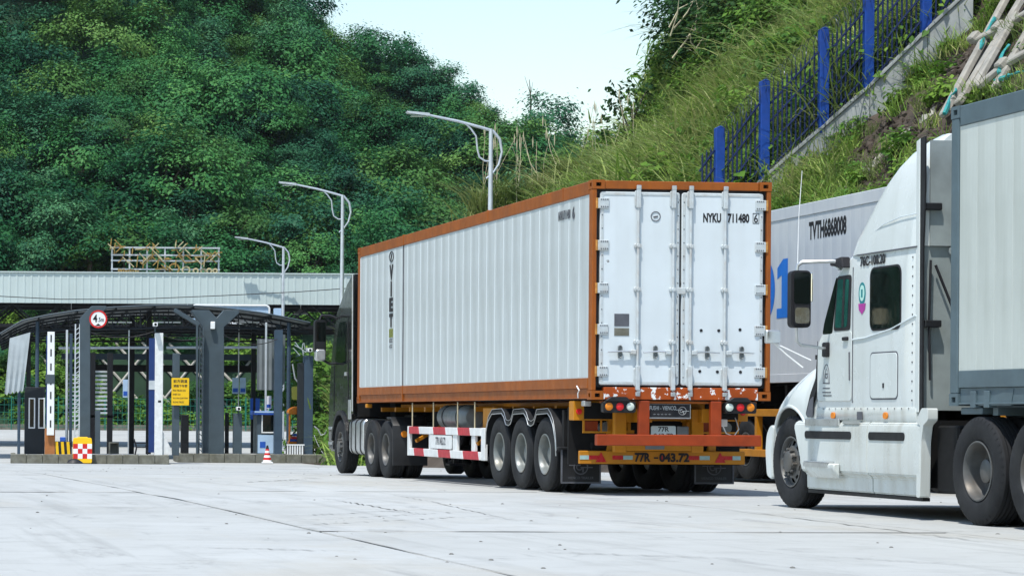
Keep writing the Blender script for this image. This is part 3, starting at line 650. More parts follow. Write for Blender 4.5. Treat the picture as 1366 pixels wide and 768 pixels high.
# ================================================================ inspection hall roof behind the toll lanes
BY = 128.0
hb = thing('inspection_canopy', 'long open hall roof with pale ribbed cladding behind the toll lanes', 'canopy', (0, BY, zg(BY)))
def hl(px, py, Y=BY): p = at(px, py, Y); return p - Vector((0, BY, zg(BY)))
x0, x1 = -38.0, 24.0; zt, zb_ = hl(200, 364.5).z, hl(200, 405).z
mb = MB(); pr = []; x = x0
while x < x1: pr += [(x, 0), (x + .26, 0), (x + .28, -.022), (x + .36, -.022), (x + .38, 0)]; x += .38
mb.add([(a, b, z) for z in (zb_, zt) for a, b in pr], [(i, i + 1, len(pr) + i + 1, len(pr) + i) for i in range(len(pr) - 1)])
mb.build('fascia', M['fascia'], hb, angle=20)
MB().box(x0, x1, -.08, .25, zt, zt + .06).build('coping', M['fascia'], hb)
MB().box(x0, x1, .06, 10, zb_ + .25, zt - .1).build('roof_deck', M['steelblack'], hb)
mb = MB()
for yy in (.4, 5, 9.6):
    mb.beam((x0, yy, zb_ + .14), (x1, yy, zb_ + .14), .22, .2); mb.beam((x0, yy, zb_ - 1.15), (x1, yy, zb_ - 1.15), .16, .16)
mb.build('edge_beam', M['steelblack'], hb)
for yy in (.4, 5, 9.6):
    mb = MB(); k = 0; x = x0
    while x < x1 - 1.3: mb.beam((x, yy, zb_ + .05 if k % 2 else zb_ - 1.1), (x + 1.3, yy, zb_ - 1.1 if k % 2 else zb_ + .05), .09, .09); x += 1.3; k += 1
    mb.build('truss_web', M['steelblack'], hb)
for yy in (1.0, 9.0):
    for xx in (-32, -24, -16, -8, -2.2, 21):
        mb = MB(); mb.box(xx - .2, xx + .2, yy - .2, yy + .2, 0, zb_); mb.box(xx - .35, xx + .35, yy - .35, yy + .35, 0, .12); mb.build('column', M['steelblack'], hb)
for px, py in ((401, 417), (95, 419), (250, 418)):                                     # pendant lamps under the roof
    p = hl(px, py, BY + 3); t = MB(); t.tube(p, p + Vector((0, 0, zb_ + .2 - p.z)), .02, 6); t.lathe([(.05, .2), (.12, .12), (.38, -.05), (.40, -.08), (.36, -.07)], p, 14, ax='z')
    t.build('pendant_lamp', [M['galv']], hb)
# roof-top sign frame with worn letters
sg = thing('roof_sign', 'light steel frame carrying worn golden letters on the hall roof', 'sign', (0, BY + .6, zg(BY)))
fx = [hl(a, 340).x for a in (150, 173.5, 197, 221, 245.5, 269.5, 293)]; fz = [hl(220, b).z for b in (329.5, 339.5, 347, 358.5)]
for x in fx: MB().box(x - .04, x + .04, -.04, .04, zt - .1, fz[0] + .03).build('upright', M['galv'], sg)
for z in fz: MB().box(fx[0] - .06, fx[-1] + .06, -.09, -.045, z - .04, z + .04).build('crossbar', M['galv'], sg)
for i, (a, b, w_, h_) in enumerate(((158, 338, 1.0, 1.1), (187, 340, 1.1, 1.1), (205, 338, .8, 1.0), (219, 344, 1.3, 1.2), (236, 334, 1.1, 1.0), (257, 340, 1.0, .9), (281, 337, 1.0, 1.0))):
    c = hl(a, b); r2 = random.Random(40 + i)
    for m_, n_ in (('gold', 8), ('cream', 3)):
        mb = MB()
        for k in range(n_):
            p = c + Vector((r2.uniform(-.5, .5) * w_, 0, r2.uniform(-.5, .5) * h_)); d = r2.choice(((1, .1), (.1, 1), (.7, .7), (-.7, .7), (.6, -.5))); l_ = r2.uniform(.12, .34)
            y_ = -.16 - .012 * k - (.1 if m_ == 'cream' else 0); mb.beam((p.x - d[0] * l_, y_, p.z - d[1] * l_), (p.x + d[0] * l_, y_, p.z + d[1] * l_), .05, r2.uniform(.07, .15), up=(0, 1, 0))
        mb.build('letter', M[m_], sg)
for i, (a, b, r_) in enumerate(((233, 358, .26), (249, 360, .19), (262, 361, .12), (272, 361, .12), (280, 361, .12), (288, 361, .10))):
    c = hl(a, b); mb = MB(); mb.path([(c.x + r_ * math.cos(t * math.pi / 8), -.15, c.z + r_ * math.sin(t * math.pi / 8)) for t in range(16)], .05, 6, closed=True); mb.build('letter', M['cream' if i else 'gold'], sg)
for i in range(9):
    c = hl(159 + i * 3.2, 360.5); mb = MB(); mb.box(c.x - .045, c.x + .045, -.18, -.12, c.z - .12, c.z + rnd.uniform(.02, .14)); mb.build('letter', M['gold'], sg)
mb = MB(); pc = [at(a, b, BY - 1.2) for a, b in ((-160, 384), (0, 395), (80, 399), (180, 399), (300, 394), (400, 389), (470, 384), (640, 368))]
mb.path(pc, .022, 5); tag(mb.build('overhead_cable', M['ink']), 'thin black cable sagging in front of the pale hall cladding', 'cable')

# ================================================================ toll lanes
TY = 104.0
def px_col(name, label, cat, xa, xb, yt, Y, depth, m, yb=None, bevel=.01, group=None, cap=None):
    """a free-standing square post given by its place in the lane"""
    a, b = at(xa, yt, Y), at(xb, yt, Y); zb = zg(Y) if yb is None else at(xa, yb, Y).z
    mb = MB(); c = (a.x + b.x) / 2; h = a.z - zb; wd = (b.x - a.x) / 2
    mb.box(-wd, wd, 0, depth, 0, h)
    o = mb.build(name, M[m], None, bevel=bevel); o.location = (c, Y, zb); return tag(o, label, cat, group)
ISL = .34
# islands with concrete kerbs
for i, (xa, xb, Ya, lab) in enumerate(((14, 226, 95.0, 'long concrete toll island with mossy kerb under the checkered barrier'), (238, 446, 99.0, 'concrete toll island with grimy kerb under the striped cone'))):
    a, b = at(xa, 600, Ya), at(xb, 600, Ya); r = .45; n = 5
    t = thing('toll_island', lab, 'kerb island', ((a.x + b.x) / 2, Ya, zg(Ya) - .03)); w_ = (b.x - a.x) / 2
    MB().prism(rrect(-w_ + .2, w_ - .2, .2, 3.2, .3, 4), 'z', 0, ISL).build('infill', M['ground'], t)
    k = 0; x = -w_
    while x < w_ - .05:
        x2 = min(w_, x + .62)
        MB().box(x + .006, x2 - .006, 0, .19, 0, ISL + .02 + rnd.uniform(-.008, .008)).build('kerb_stone', M['kerb'], t, bevel=.02); x = x2
    for sx_ in (-w_, w_ - .19):
        for k in range(5): MB().box(sx_, sx_ + .19, .2 + .62 * k, .2 + .62 * k + .61, 0, ISL + .02).build('kerb_stone', M['kerb'], t, bevel=.02)
TZ = zg(95) - .03 + ISL
# arched canopy
cn = thing('arched_canopy', 'arched corrugated steel canopy on trusses over the toll lanes', 'canopy', (0, TY, zg(TY)))
edge = [(-40, 462), (0, 446), (30, 428.5), (62, 421.5), (100, 415.5), (150, 411), (200, 408.5), (235, 408), (280, 410.5), (310, 413.5), (345, 418), (380, 424.5), (412, 431.5)]
E3 = [at(a, b, TY) - Vector((0, TY, zg(TY))) for a, b in edge]
def arch(x):
    for p, q in zip(E3, E3[1:]):
        if p.x <= x <= q.x: return p.z + (q.z - p.z) * (x - p.x) / (q.x - p.x)
    return E3[0].z if x < E3[0].x else E3[-1].z
mb = MB(); AX = []; x = E3[0].x; k = 0
while x < E3[-1].x: AX.append((x, .03 if k % 2 else 0)); x += .11; k += 1
dep = 11.0
for z_ in (0, .02): mb.add([(x, y, arch(x) + o_ + z_) for y in (-.5, dep) for x, o_ in AX], [(i, i + 1, len(AX) + i + 1, len(AX) + i) for i in range(len(AX) - 1)])
mb.build('roof_sheet', M['sheet'], cn, angle=20)
MB().path([(p.x, -.5, p.z + .02) for p in E3], .035, 6).build('edge_trim', M['steel'], cn)
for yy in (0, 3.6, 7.2, 10.8):
    mb = MB(); n = 22; X0, X1 = E3[1].x, E3[-1].x; top, bot = [], []
    for k in range(n + 1):
        x = X0 + (X1 - X0) * k / n; za = arch(x) - .12; zl = min(za - .22, za - .25 - 1.0 * math.sin(math.pi * k / n) * .55); top.append((x, yy, za)); bot.append((x, yy, zl))
    mb.path(top, .045, 6); mb.path(bot, .045, 6)
    for k in range(n): mb.tube(top[k], bot[k], .022, 5); mb.tube(top[k] if k % 2 else bot[k], bot[k + 1] if k % 2 else top[k + 1], .022, 5)
    mb.build('truss', M['steeldark'], cn)
for k in range(9):
    x = E3[1].x + (E3[-1].x - E3[1].x) * k / 8; MB().beam((x, -.3, arch(x) - .05), (x, dep, arch(x) - .05), .07, .08).build('purlin', M['steeldark'], cn)
for px, Yo, m_ in ((176, 6, 'steelblack'), (198.5, 3, 'steelblack'), (338, 7, 'steeldark'), (38, 6, 'steeldark'), (371, 3, 'bluesteel'), (49.5, 0, 'bluesteel'), (385, 0, 'bluesteel')):
    p = at(px, 500, TY + Yo) - Vector((0, TY, zg(TY))); mb = MB(); r_ = .10 if m_ != 'steelblack' else .11
    if m_ == 'bluesteel': mb.tube((p.x, Yo, .3), (p.x, Yo, arch(p.x) - .15), .085, 12)
    else: mb.box(p.x - r_, p.x + r_, Yo - r_, Yo + r_, 0, arch(p.x) - .1)
    mb.build('column', M[m_], cn)
for xa, xb, y_, r_, Yo in ((78, 200, 464, .06, 1), (222, 378, 463.5, .06, 1)):
    a, b = at(xa, y_, TY + Yo), at(xb, y_ - .5, TY + Yo); o_ = Vector((0, TY, zg(TY))); MB().tube(a - o_, b - o_, r_, 8).build('pipe', M['galv'], cn)
for xa, xb, ya, yb, Yo, m_ in ((82, 400, 471, 481, 7.5, 'bluesteel'), (120, 400, 486, 497, 9.5, 'steelblack')):
    a, b = at(xa, ya, TY + Yo), at(xb, yb, TY + Yo); zo = zg(TY); MB().box(a.x, b.x, Yo, Yo + .2, b.z - zo, a.z - zo).build('crossbeam', M[m_], cn)
# lattice girder under the roof (dark bars seen against the trees)
for xa, xb, ya, yb, Yo in ((40, 400, 437, 455, 5.0),):
    mb = MB(); o_ = Vector((0, TY, zg(TY))); n = 26
    T_ = [at(xa + (xb - xa) * k / n, ya, TY + Yo) - o_ for k in range(n + 1)]; B_ = [at(xa + (xb - xa) * k / n, yb, TY + Yo) - o_ for k in range(n + 1)]
    mb.tube(T_[0], T_[-1], .04, 6); mb.tube(B_[0], B_[-1], .04, 6)
    for k in range(n): mb.tube(B_[k] if k % 2 else T_[k], T_[k + 1] if k % 2 else B_[k + 1], .02, 5)
    mb.build('lattice_girder', M['steelblack'], cn)
# big bent posts of the height gauge
def local(o, pts, Y): return [tuple(at(a, b, Y) - Vector(o)) for a, b in pts]
def flat_post(name, label, poly, Y, depth, m, extra=()):
    z0 = TZ; xs_ = sum(p[0] for p in poly) / len(poly); o = Vector((at(xs_, 500, Y).x, Y, z0)); t = thing(name, label, 'gantry post', o)
    L_ = local(o, poly, Y); mb = MB(); mb.prism([(p[0], max(0, p[2])) for p in L_], 'y', 0, depth); mb.build('post', M[m], t, bevel=.015); return t, o
t, o = flat_post('gauge_post', 'grey bent steel post carrying the round height limit sign', [(106.5, 607), (120.5, 607), (120.5, 434), (142, 411.5), (142, 408), (122, 408), (106.5, 424)], 95.6, .5, 'steel')
a = Vector(local(o, [(103, 520)], 95.6)[0]); mb = MB(); zt_ = local(o, [(103, 432)], 95.6)[0][2]
for dx in (-.085, .085): mb.box(a.x + dx - .025, a.x + dx + .025, .02, .1, 0, zt_)
for k in range(26): z = .15 + k * (zt_ - .2) / 26; mb.beam((a.x - .075, .06, z), (a.x + .075, .06, z + .11), .03, .03)
mb.build('ladder_strip', M['galv'], t)
t, o = flat_post('gantry_column', 'massive dark steel column forking into a Y under the arched canopy', [(270.5, 612), (299, 612), (299, 436), (319, 418), (319, 413.5), (299, 413.5), (289, 424), (279, 413.5), (256, 413.5), (256, 416), (270.5, 436)], 99.4, .7, 'steel')
MB().box(*[v for p in (local(o, [(283.5, 437)], 99.4)[0],) for v in (p[0] - .09, p[0] + .09, -.22, -.01, p[2] - .06, p[2] + .24)]).build('floodlight', M['plwhite'], t, bevel=.02)
t, o = flat_post('ladder_column', 'slim perforated steel column with a raised slanting arm beside the Y column', [(262, 612), (264.6, 612), (264.6, 432), (262, 430)], 99.0, .3, 'steel')
p_ = local(o, [(232.5, 413), (266, 433)], 99.0); MB().beam((p_[0][0], .15, p_[0][2]), (p_[1][0], .15, p_[1][2]), .28, .16).build('slanting_arm', M['steel'], t, bevel=.01)
a0, a1 = local(o, [(265.2, 600)], 99.0)[0], local(o, [(269.6, 600)], 99.0)[0]; zt_ = local(o, [(266, 436)], 99)[0][2]; mb = MB()
for xx in (a0[0], a1[0]): mb.box(xx, xx + .035, .02, .25, 0, zt_)
for k in range(24): z = .1 + k * (zt_ - .15) / 24; mb.beam((a0[0] + .03, .1, z + .1), (a1[0] + .005, .1, z), .12, .03)
mb.build('perforated_strip', M['steel'], t)
t, o = flat_post('panel_post', 'blue grey sheet metal post with slanted top behind the Y column', [(269.9, 612), (279, 612), (279, 456), (269.9, 466)], 100.3, .3, 'bluesteel')
px_col('short_post', 'short square grey post right of the Y column', 'post', 311.5, 323, 551, 99.4, .35, 'steel', 609)
px_col('short_post', 'pale narrow metal post beside the dark stair tower', 'post', 127, 134, 547, 95.7, .25, 'steel', 605)
px_col('dark_post', 'low dark post between the Y column and the short grey post', 'post', 300.5, 305.5, 550, 100, .2, 'steelblack', 609)
px_col('dark_post', 'tall dark steel post leaning cables beside the black cab', 'post', 406, 418, 474, 100.5, .5, 'bluesteel', 609)
px_col('dark_post', 'flat dark metal post attached left of the tall post beside the black cab', 'post', 398, 405.5, 484, 100.6, .4, 'steeldark', 609)
px_col('steel_column', 'thick blue grey column right of the small toll booth', 'column', 367, 377.5, 440, 100, .4, 'bluesteel', 609)
MB_ = px_col('cabinet_post', 'dark equipment cabinet with slanted hood behind the yellow sign', 'cabinet', 242, 252, 553, 100.3, .5, 'steelblack', 609)
# lane cameras, lights and slack cables under the arched roof
for i, (px, py, Y_, lab) in enumerate(((207, 436, 95.8, 'white lane camera on top of the white lane pillar'), (318, 548, 99.4, 'white lane camera on the short grey post beside the Y column'), (413, 470, 100.5, 'small white camera on the tall dark post beside the black cab'))):
    p = at(px, py, Y_); t = thing('lane_camera', lab, 'camera', p); MB().prism(rrect(-.09, .09, .02, .17, .03), 'y', -.25, .18).build('housing', M['plwhite'], t, bevel=.015); MB().tube((0, 0, -.2), (0, 0, .05), .025, 8).build('bracket', M['steel'], t); MB().lathe([(0, -.262), (.05, -.258), (.055, -.251)], (0, 0, .095), 14, ax='y').build('lens', M['glass'], t)
for i, (a, b, sag, lab) in enumerate((((112, 440), (205, 442), 9, 'black cable slung from the gauge post to the white lane pillar'), ((214, 445), (272, 448), 7, 'black cable slung from the white lane pillar to the Y column'), ((298, 446), (370, 452), 10, 'black cable slung from the Y column to the thick blue column'))):
    MBc = MB().path([at(a[0] + (b[0] - a[0]) * k / 10, a[1] + (b[1] - a[1]) * k / 10 + sag * 4 * (k / 10) * (1 - k / 10), 97.5) for k in range(11)], .018, 5); tag(MBc.build('slack_cable', M['ink']), lab, 'cable')
for i, px in enumerate((160, 225, 330)):
    p = at(px, 429, 104.5); t = thing('roof_light', 'long strip light hanging under the arched toll roof', 'light', p, 0, 'strip lights under the toll roof'); MB().box(-.5, .5, -.06, .06, -.05, .0).build('casing', M['plwhite'], t); MB().tube((-.4, 0, 0), (-.4, 0, .3), .01, 5).tube((.4, 0, 0), (.4, 0, .3), .01, 5).build('hanger', M['steel'], t)
# height limit sign
p = at(131, 425.5, 95.3); sg2 = thing('height_sign', 'round white height limit sign with red rim reading 4.5m', 'road sign', p)
MB().lathe([(0, -.02), (.345, -.02), (.345, .02), (0, .02)], (0, 0, 0), 32, ax='y').build('disc', M['plwhite'], sg2)
MB().lathe([(.285, -.021), (.285, -.030), (.347, -.030), (.347, -.021)], (0, 0, 0), 32, ax='y').build('rim', M['plred'], sg2)
text(sg2, '4', M['ink'], 'R', (-.12, -.024, .03), .30, .17, bold=.03); text(sg2, '.5m', M['ink'], 'R', (.10, -.024, -.02), .17, .24, bold=.02)
MB().prism([(-.12, -.26), (.12, -.26), (0, -.17)], 'y', -.026, -.022).build('arrow', M['ink'], sg2)
# yellow notice on its pole
px_col('sign_pole', 'square grey pole carrying the yellow notice board', 'pole', 230.5, 240, 471, 95.8, .3, 'steel', 607)
p = at(240.5, 522, 95.6); ny = thing('notice_board', 'yellow notice board with Chinese and Vietnamese lettering', 'sign', p)
MB().prism(rrect(-.34, .34, -.53, .53, .02), 'y', 0, .03).build('board', M['signyellow'], ny)
for s_, z, h_, w_ in (('前方测温', .40, .13, .54), ('请摇下车窗', .22, .11, .54), ('PHIA TRUOC DO', .04, .075, .5), ('NHIET DO', -.11, .075, .30), ('VUI LONG QUAY KINH', -.26, .075, .58), ('XUONG TRUOC', -.41, .075, .44)):
    text(ny, s_, M['ink'], 'R', (-.29 + w_ / 2 if z < .1 else 0, -.002, z), h_, w_, bold=.02)
# barrier machine, raised arm
p = at(66.5, 607, 95.5); bz = TZ; br = thing('barrier_machine', 'orange brown lane barrier machine with its white arm raised upright', 'barrier', (p.x, 95.5, bz))
MB().box(-.2, .2, 0, .35, 0, 1.0).build('housing', M['rusty'], br, bevel=.02)
ar = MB().box(-.125, .155, -.16, -.06, .75, 4.75).build('arm', M['plwhite'], br, bevel=.01)
for k in range(7): MB().box(-.012, .045, -.166, -.161, 1.05 + k * .55, 1.33 + k * .55).build('stripe', M['redpaint' if False else 'steeldark'], ar)
MB().box(-.17, .0, -.05, .02, 1.1, 4.6).build('counterpanel', M['navy'], br); MB().box(-.19, .17, -.18, -.04, 3.1 - .35, 3.1).build('clamp', M['steel'], br, bevel=.01)
# checkered water barrier
p = at(110, 618, 94.4); wb = thing('checkered_barrier', 'yellow plastic road barrier with red and white checks', 'barrier', (p.x, 94.4, zg(94.4)))
bw = .365; MB().prism(rpoly([(-bw, 0), (bw, 0), (bw, .78), (bw * .94, .97), (-bw * .94, .97), (-bw, .78)], .05), 'y', 0, .5).build('body', M['plyellow'], wb, bevel=.02)
for r_ in range(3):
    for c_ in range(4):
        x_ = -.36 + c_ * .18; MB().box(x_, x_ + .18, -.004, .0, .17 + r_ * .19, .17 + (r_ + 1) * .19).build('reflective_square', M['plred' if (r_ + c_) % 2 == 0 else 'plwhite'], wb)
MB().box(-.2, .2, .1, .4, .965, 1.0).build('lid', M['plyellow'], wb, bevel=.02)
# striped bin
p = at(84, 607, 95.6); sb = thing('striped_box', 'low box with yellow and black hazard stripes beside the barrier machine', 'box', (p.x, 95.5, bz))
MB().box(-.3, .33, 0, .5, 0, .5).build('box', M['ink'], sb, bevel=.01)
for k in range(3): MB().prism([(-.27 + k * .22, .0), (-.16 + k * .22, .0), (-.20 + k * .22, .5), (-.31 + k * .22 if k else -.3, .5)], 'y', -.006, -.001).build('stripe', M['signyellow'], sb)
MB().box(-.12, .1, .05, .3, .5, .68).build('blue_tub', M['blueboard'], sb, bevel=.02)
# rubble
mb = MB(); p = at(99, 623.5, 90); mb.lathe([(0, 0), (.30, .02), (.22, .12), (.1, .17), (0, .18)], (0, 0, 0), 9, ax='z'); mb.v = [(x * rnd.uniform(.8, 1.2), y * .6, z) for x, y, z in mb.v]
ob = tag(mb.build('rubble_heap', M['black']), 'small black heap of rubble on the concrete before the barrier', 'rubble'); ob.location = (p.x, 90, zg(90))
# white pillar with navy side
p = at(211, 607, 95.9); wp = thing('lane_pillar', 'tall white lane pillar with navy blue side and flared foot', 'pillar', (p.x, 95.9, bz))
MB().box(-.15, .17, 0, .4, 0, 4.75).prism([(.17, 0), (.62, 0), (.17, .95)], 'y', .1, .3).build('pillar', M['whitepaint'], wp, bevel=.012)
MB().box(-.37, -.151, .05, .35, .1, 4.55).build('side_panel', M['navy'], wp); MB().box(-.38, -.151, .03, .05, 2.55, 2.9).build('hinge_plate', M['galv'], wp)
MB().box(-.02, .1, -.006, -.001, 2.05, 2.13).build('handle', M['ink'], wp)
# raised navy gate leaf with white edge, pipes
for xa, xb, yt, m_, lab, Y_ in ((23.5, 27.5, 520, 'bluesteel', 'slim blue grey pipe post holding the hanging grey tarp', 96.2), (88, 91, 440, 'galv', 'thin white pole left of the perforated post', 96.5), (93, 97, 445, 'bluesteel', 'slim navy pole behind the thin white pole', 97), (354, 356.5, 430, 'galv', 'thin pale drain pipe beside the corrugated screen', 101), (171.5, 173, 440, 'galv', 'thin white pole carrying the small blue board', 104)):
    px_col('pole', lab, 'pole', xa, xb, yt, Y_, .1, m_, 606)
# hanging tarp
mb = MB(); q = [at(40.5, 443, 95.8), at(13, 451, 95.8), at(6, 526, 95.2), at(31, 521, 95.2)]; n = 14
def tp(i, j):
    u, v = j / n, i / 10; p = (q[1] * (1 - u) + q[0] * u) * (1 - v) + (q[2] * (1 - u) + q[3] * u) * v; return p + Vector((0, .05 * math.sin(u * 22) * v, .05 * math.sin(u * 31 + 1) * (v > .95)))
mb.grid(tp, 11, n + 1); mb.v += [(x, y + .015, z) for x, y, z in mb.v]; nn = 11 * (n + 1); mb.f += [tuple(i + nn for i in f)[::-1] for f in mb.f]; mb.m *= 2
tag(mb.build('hanging_tarp', M['tarp'], angle=60), 'grey tarp sheet hanging slanted from the left end of the arched roof', 'tarp')
# booths
def booth(xa, xb, yt, Y, m_wall, label, roof=None, lower=None, win=None, yb=606):
    a, b = at(xa, yt, Y), at(xb, yt, Y); zb = TZ; w_ = (b.x - a.x) / 2; h = a.z - zb; t = thing('toll_booth', label, 'booth', ((a.x + b.x) / 2, Y, zb))
    MB().box(-w_, w_, 0, 1.6, 0, h).build('body', M[m_wall], t, bevel=.015)
    if roof: MB().box(-w_ - .12, w_ + .12, -.15, 1.75, h, h + .16).build('roof', M[roof], t, bevel=.02); MB().box(-w_ - .12, w_ + .12, -.16, -.151, h + .09, h + .15).build('roof_trim', M['skyblue'], t)
    for wx0, wx1, wz0, wz1 in win:
        f = MB(); th = .05
        for bx in ((wx0, wx1, wz0, wz0 + th), (wx0, wx1, wz1 - th, wz1), (wx0, wx0 + th, wz0 + th, wz1 - th), (wx1 - th, wx1, wz0 + th, wz1 - th)): f.box(bx[0], bx[1], -.05, -.001, bx[2], bx[3])
        f = f.build('window', M['plwhite'], t, bevel=.006); MB().box(wx0 + th, wx1 - th, -.02, -.002, wz0 + th, wz1 - th).build('pane', M['glass'], f)
    if lower: MB().box(-w_ + .03, w_ - .03, -.02, -.002, .03, .78).build('lower_panel', M[lower], t); MB().box(-w_ + .12, -w_ + .35, -.03, -.021, .25, .5).build('logo_block', M['blueboard'], t)
    return t
booth(343, 369, 553, 100.8, 'steel', 'small toll booth with blue roof edge and pale blue lower panel', 'blueboard', 'skyblue', [(.0 - .22, .36, .85, 1.75)])
b1 = booth(33, 60, 516, 96.6, 'steeldark', 'narrow grey toll booth with two tall windows left of the barrier arm', None, None, [(-.24, .02, 1.0, 2.2), (.14, .40, 1.0, 2.2)])
# corrugated screens
for i, (xa, xb, ya, yb, Y_, lab) in enumerate(((343, 367, 452, 520, 101.6, 'grey corrugated screen hanging above the small toll booth'), (371, 383, 446, 512, 100.6, 'narrow grey corrugated screen right of the thick column'))):
    a, b = at(xa, ya, Y_), at(xb, yb, Y_); mb = MB(); pr = []; x = a.x; k = 0
    while x < b.x: pr.append((x - a.x, .04 * (k % 2))); x += .1; k += 1
    mb.add([(u, v + d, z) for d in (0, .02) for z in (0, a.z - b.z) for u, v in pr], [(j * 2 * len(pr) + i_, j * 2 * len(pr) + i_ + 1, j * 2 * len(pr) + len(pr) + i_ + 1, j * 2 * len(pr) + len(pr) + i_) for j in (0, 1) for i_ in range(len(pr) - 1)])
    ob = mb.build('metal_screen', M['sheet'], angle=20); ob.location = (a.x, Y_, b.z); tag(ob, lab, 'screen')
# rounded white light tube and white sign box behind the roof edge
p = at(330, 413, 118); t = thing('white_sign_box', 'long white sign box with rounded frame behind the arched roof', 'sign', p)
MB().prism(rrect(-2.6, 1.0, -.62, .18, .15), 'y', 0, .2).build('box', M['skyblue'], t); MB().path([(a, -.03, b) for a, b in rrect(-2.65, 1.05, -.65, .2, .18)], .05, 6, closed=True).build('frame', M['plwhite'], t)
px_col('vent_box', 'small pale blue box standing behind the arched roof edge', 'box', 366, 375.5, 411, 110, .4, 'skyblue', 425)
# hanging board pairs
def board(x0_, x1_, y0_, y1_, Y, m_, label, cat='sign'):
    a, b = at(x0_, y0_, Y), at(x1_, y1_, Y); w_, h_ = b.x - a.x, a.z - b.z; t = thing('lane_board', label, cat, (a.x, Y, b.z)); MB().box(0, w_, 0, .05, 0, h_).build('board', M[m_], t, bevel=.006)
    MB().box(w_ * .1, w_ * .9, -.006, -.001, h_ * .1, h_ * .35).build('printed_band', M['blueboard'], t); return t
board(310, 318, 503.5, 525, 108, 'skyblue', 'pale blue board left of the thin pole right of the Y column'); board(320, 328, 503.5, 525, 108, 'skyblue', 'pale blue board right of the thin pole right of the Y column')
board(164, 170.5, 506, 530, 103.5, 'skyblue', 'small pale blue board beside a thin white pole between dark columns')
board(334, 337.5, 531, 559, 107, 'blueboard', 'narrow blue board left of the dark canopy column'); board(341, 346.5, 531, 548, 107, 'blueboard', 'short blue board just left of the small toll booth roof')
px_col('pole', 'thin white pole between the two pale blue boards', 'pole', 318.2, 319.6, 428, 108.2, .08, 'galv', 560)
board(354, 362, 528, 545, 102.5, 'plwhite', 'white meter box above the small toll booth', 'box')
# dark stair tower
p = at(133, 607, 101.0); st_ = thing('stair_tower', 'black open stair tower behind the round height sign', 'stairs', (p.x, 101, zg(101)))
for sx_ in (-.42, .30): MB().box(sx_, sx_ + .22, 0, .5, 0, 4.4).build('stringer', M['steelblack'], st_)
for k in range(11): MB().box(-.2, .3, .02 + .05 * k, .32 + .05 * k, 1.9 + k * .17, 1.98 + k * .17).build('step', M['galv'], st_)
MB().box(-.5, .55, .0, .6, 1.75, 1.85).build('landing', M['steeldark'], st_)
p = at(103, 607, 101); st2 = thing('louvre_stair', 'open metal stair flight behind the bent gauge post', 'stairs', (p.x, 101, zg(101)))
MB().box(-.45, -.38, 0, .5, 0, 3.9).build('stringer', M['steeldark'], st2); MB().box(.2, .27, 0, .5, 0, 3.9).build('stringer', M['steeldark'], st2)
for k in range(12): MB().box(-.379, .199, .02 + .04 * k, .3 + .04 * k, 1.6 + k * .17, 1.65 + k * .17).build('step', M['galv'], st2)
# chair, crate, cone, goods
p = at(189.5, 606, 96.8); t = thing('plastic_chair', 'dark plastic chair standing on the toll island', 'chair', (p.x, 96.8, TZ)); sc_ = .62
MB().prism(rrect(-.25, .2, -.22, .22, .05), 'z', .27, .30).build('seat', M['ink'], t)
MB().prism([(-.25, .3), (-.20, .3), (-.30, .62), (-.35, .62)], 'y', -.2, .2).build('backrest', M['ink'], t)
for a_ in (-.22, .17):
    for b_ in (-.19, .19): MB().beam((a_, b_, .27), (a_ * 1.25, b_ * 1.1, 0), .035, .035).build('leg', M['ink'], t)
for b_ in (-.2, .2): MB().beam((-.27, b_, .45), (.17, b_, .45), .03, .04).beam((.15, b_, .29), (.17, b_, .45), .03, .03).build('armrest', M['ink'], t)
p = at(152, 606, 98); t = thing('open_crate', 'grey open-fronted box on the ground behind the toll island', 'crate', (p.x, 98, TZ))
for bx in ((-.2, .2, 0, .3, 0, .05), (-.2, .2, 0, .3, .42, .47), (-.2, -.15, 0, .3, .05, .42), (.15, .2, 0, .3, .05, .42), (-.15, .15, .26, .3, .05, .42)): MB().box(*bx).build('panel', M['kerb'], t)
p = at(356.5, 613, 97.6); t = thing('traffic_cone', 'red and white striped traffic cone with black tip', 'traffic cone', (p.x, 97.6, zg(97.6)))
MB().box(-.21, .21, -.21, .21, 0, .04).build('base', M['plwhite'], t, bevel=.01)
zz = [.04, .12, .22, .31, .40, .49, .56, .70]
for k in range(7): ra, rb = .19 - .19 * zz[k] / .86, .19 - .19 * zz[k + 1] / .86; MB().lathe([(ra, zz[k]), (rb, zz[k + 1])] + ([(0, zz[k + 1])] if k == 6 else []), (0, 0, 0), 18, ax='z').build('band', M['ink' if k == 6 else ('plred' if k % 2 else 'plwhite')], t)
p = at(395, 606, 101.5); t = thing('food_cart', 'orange hooded cart loaded with coloured boxes behind the dark posts', 'cart', (p.x, 101.5, TZ))
MB().prism(rpoly([(-.35, 1.62), (.3, 1.62), (.3, 1.95), (-.05, 1.95), (-.3, 1.82)], .1), 'y', 0, .8).build('hood', M['amber'], t, bevel=.02)
for x_ in (-.3, .1): MB().box(x_, x_ + .07, .05, .12, .5, 1.62).build('upright', M['amber'], t)
for k, (m_, a_, b_, z_) in enumerate((('blueboard', -.1, .3, .72), ('plred', -.2, .35, .6), ('blueboard', -.25, .2, .5), ('amber', -.3, .3, .40))): MB().box(a_, b_, 0, .6, z_, z_ + .11).build('box', M[m_], t, bevel=.015)
p = at(394, 607, 100.3); t = thing('slatted_crate', 'white slatted plastic crate on the toll island kerb', 'crate', (p.x, 100.3, TZ))
for k in range(7): MB().box(-.34 + k * .1, -.29 + k * .1, 0, .03, 0, .36).build('slat', M['plwhite'], t)
MB().box(-.35, .36, .03, .4, 0, .36).build('box', M['inkfade'], t); MB().box(-.36, .37, -.01, .03, .36, .41).build('rim', M['plwhite'], t)
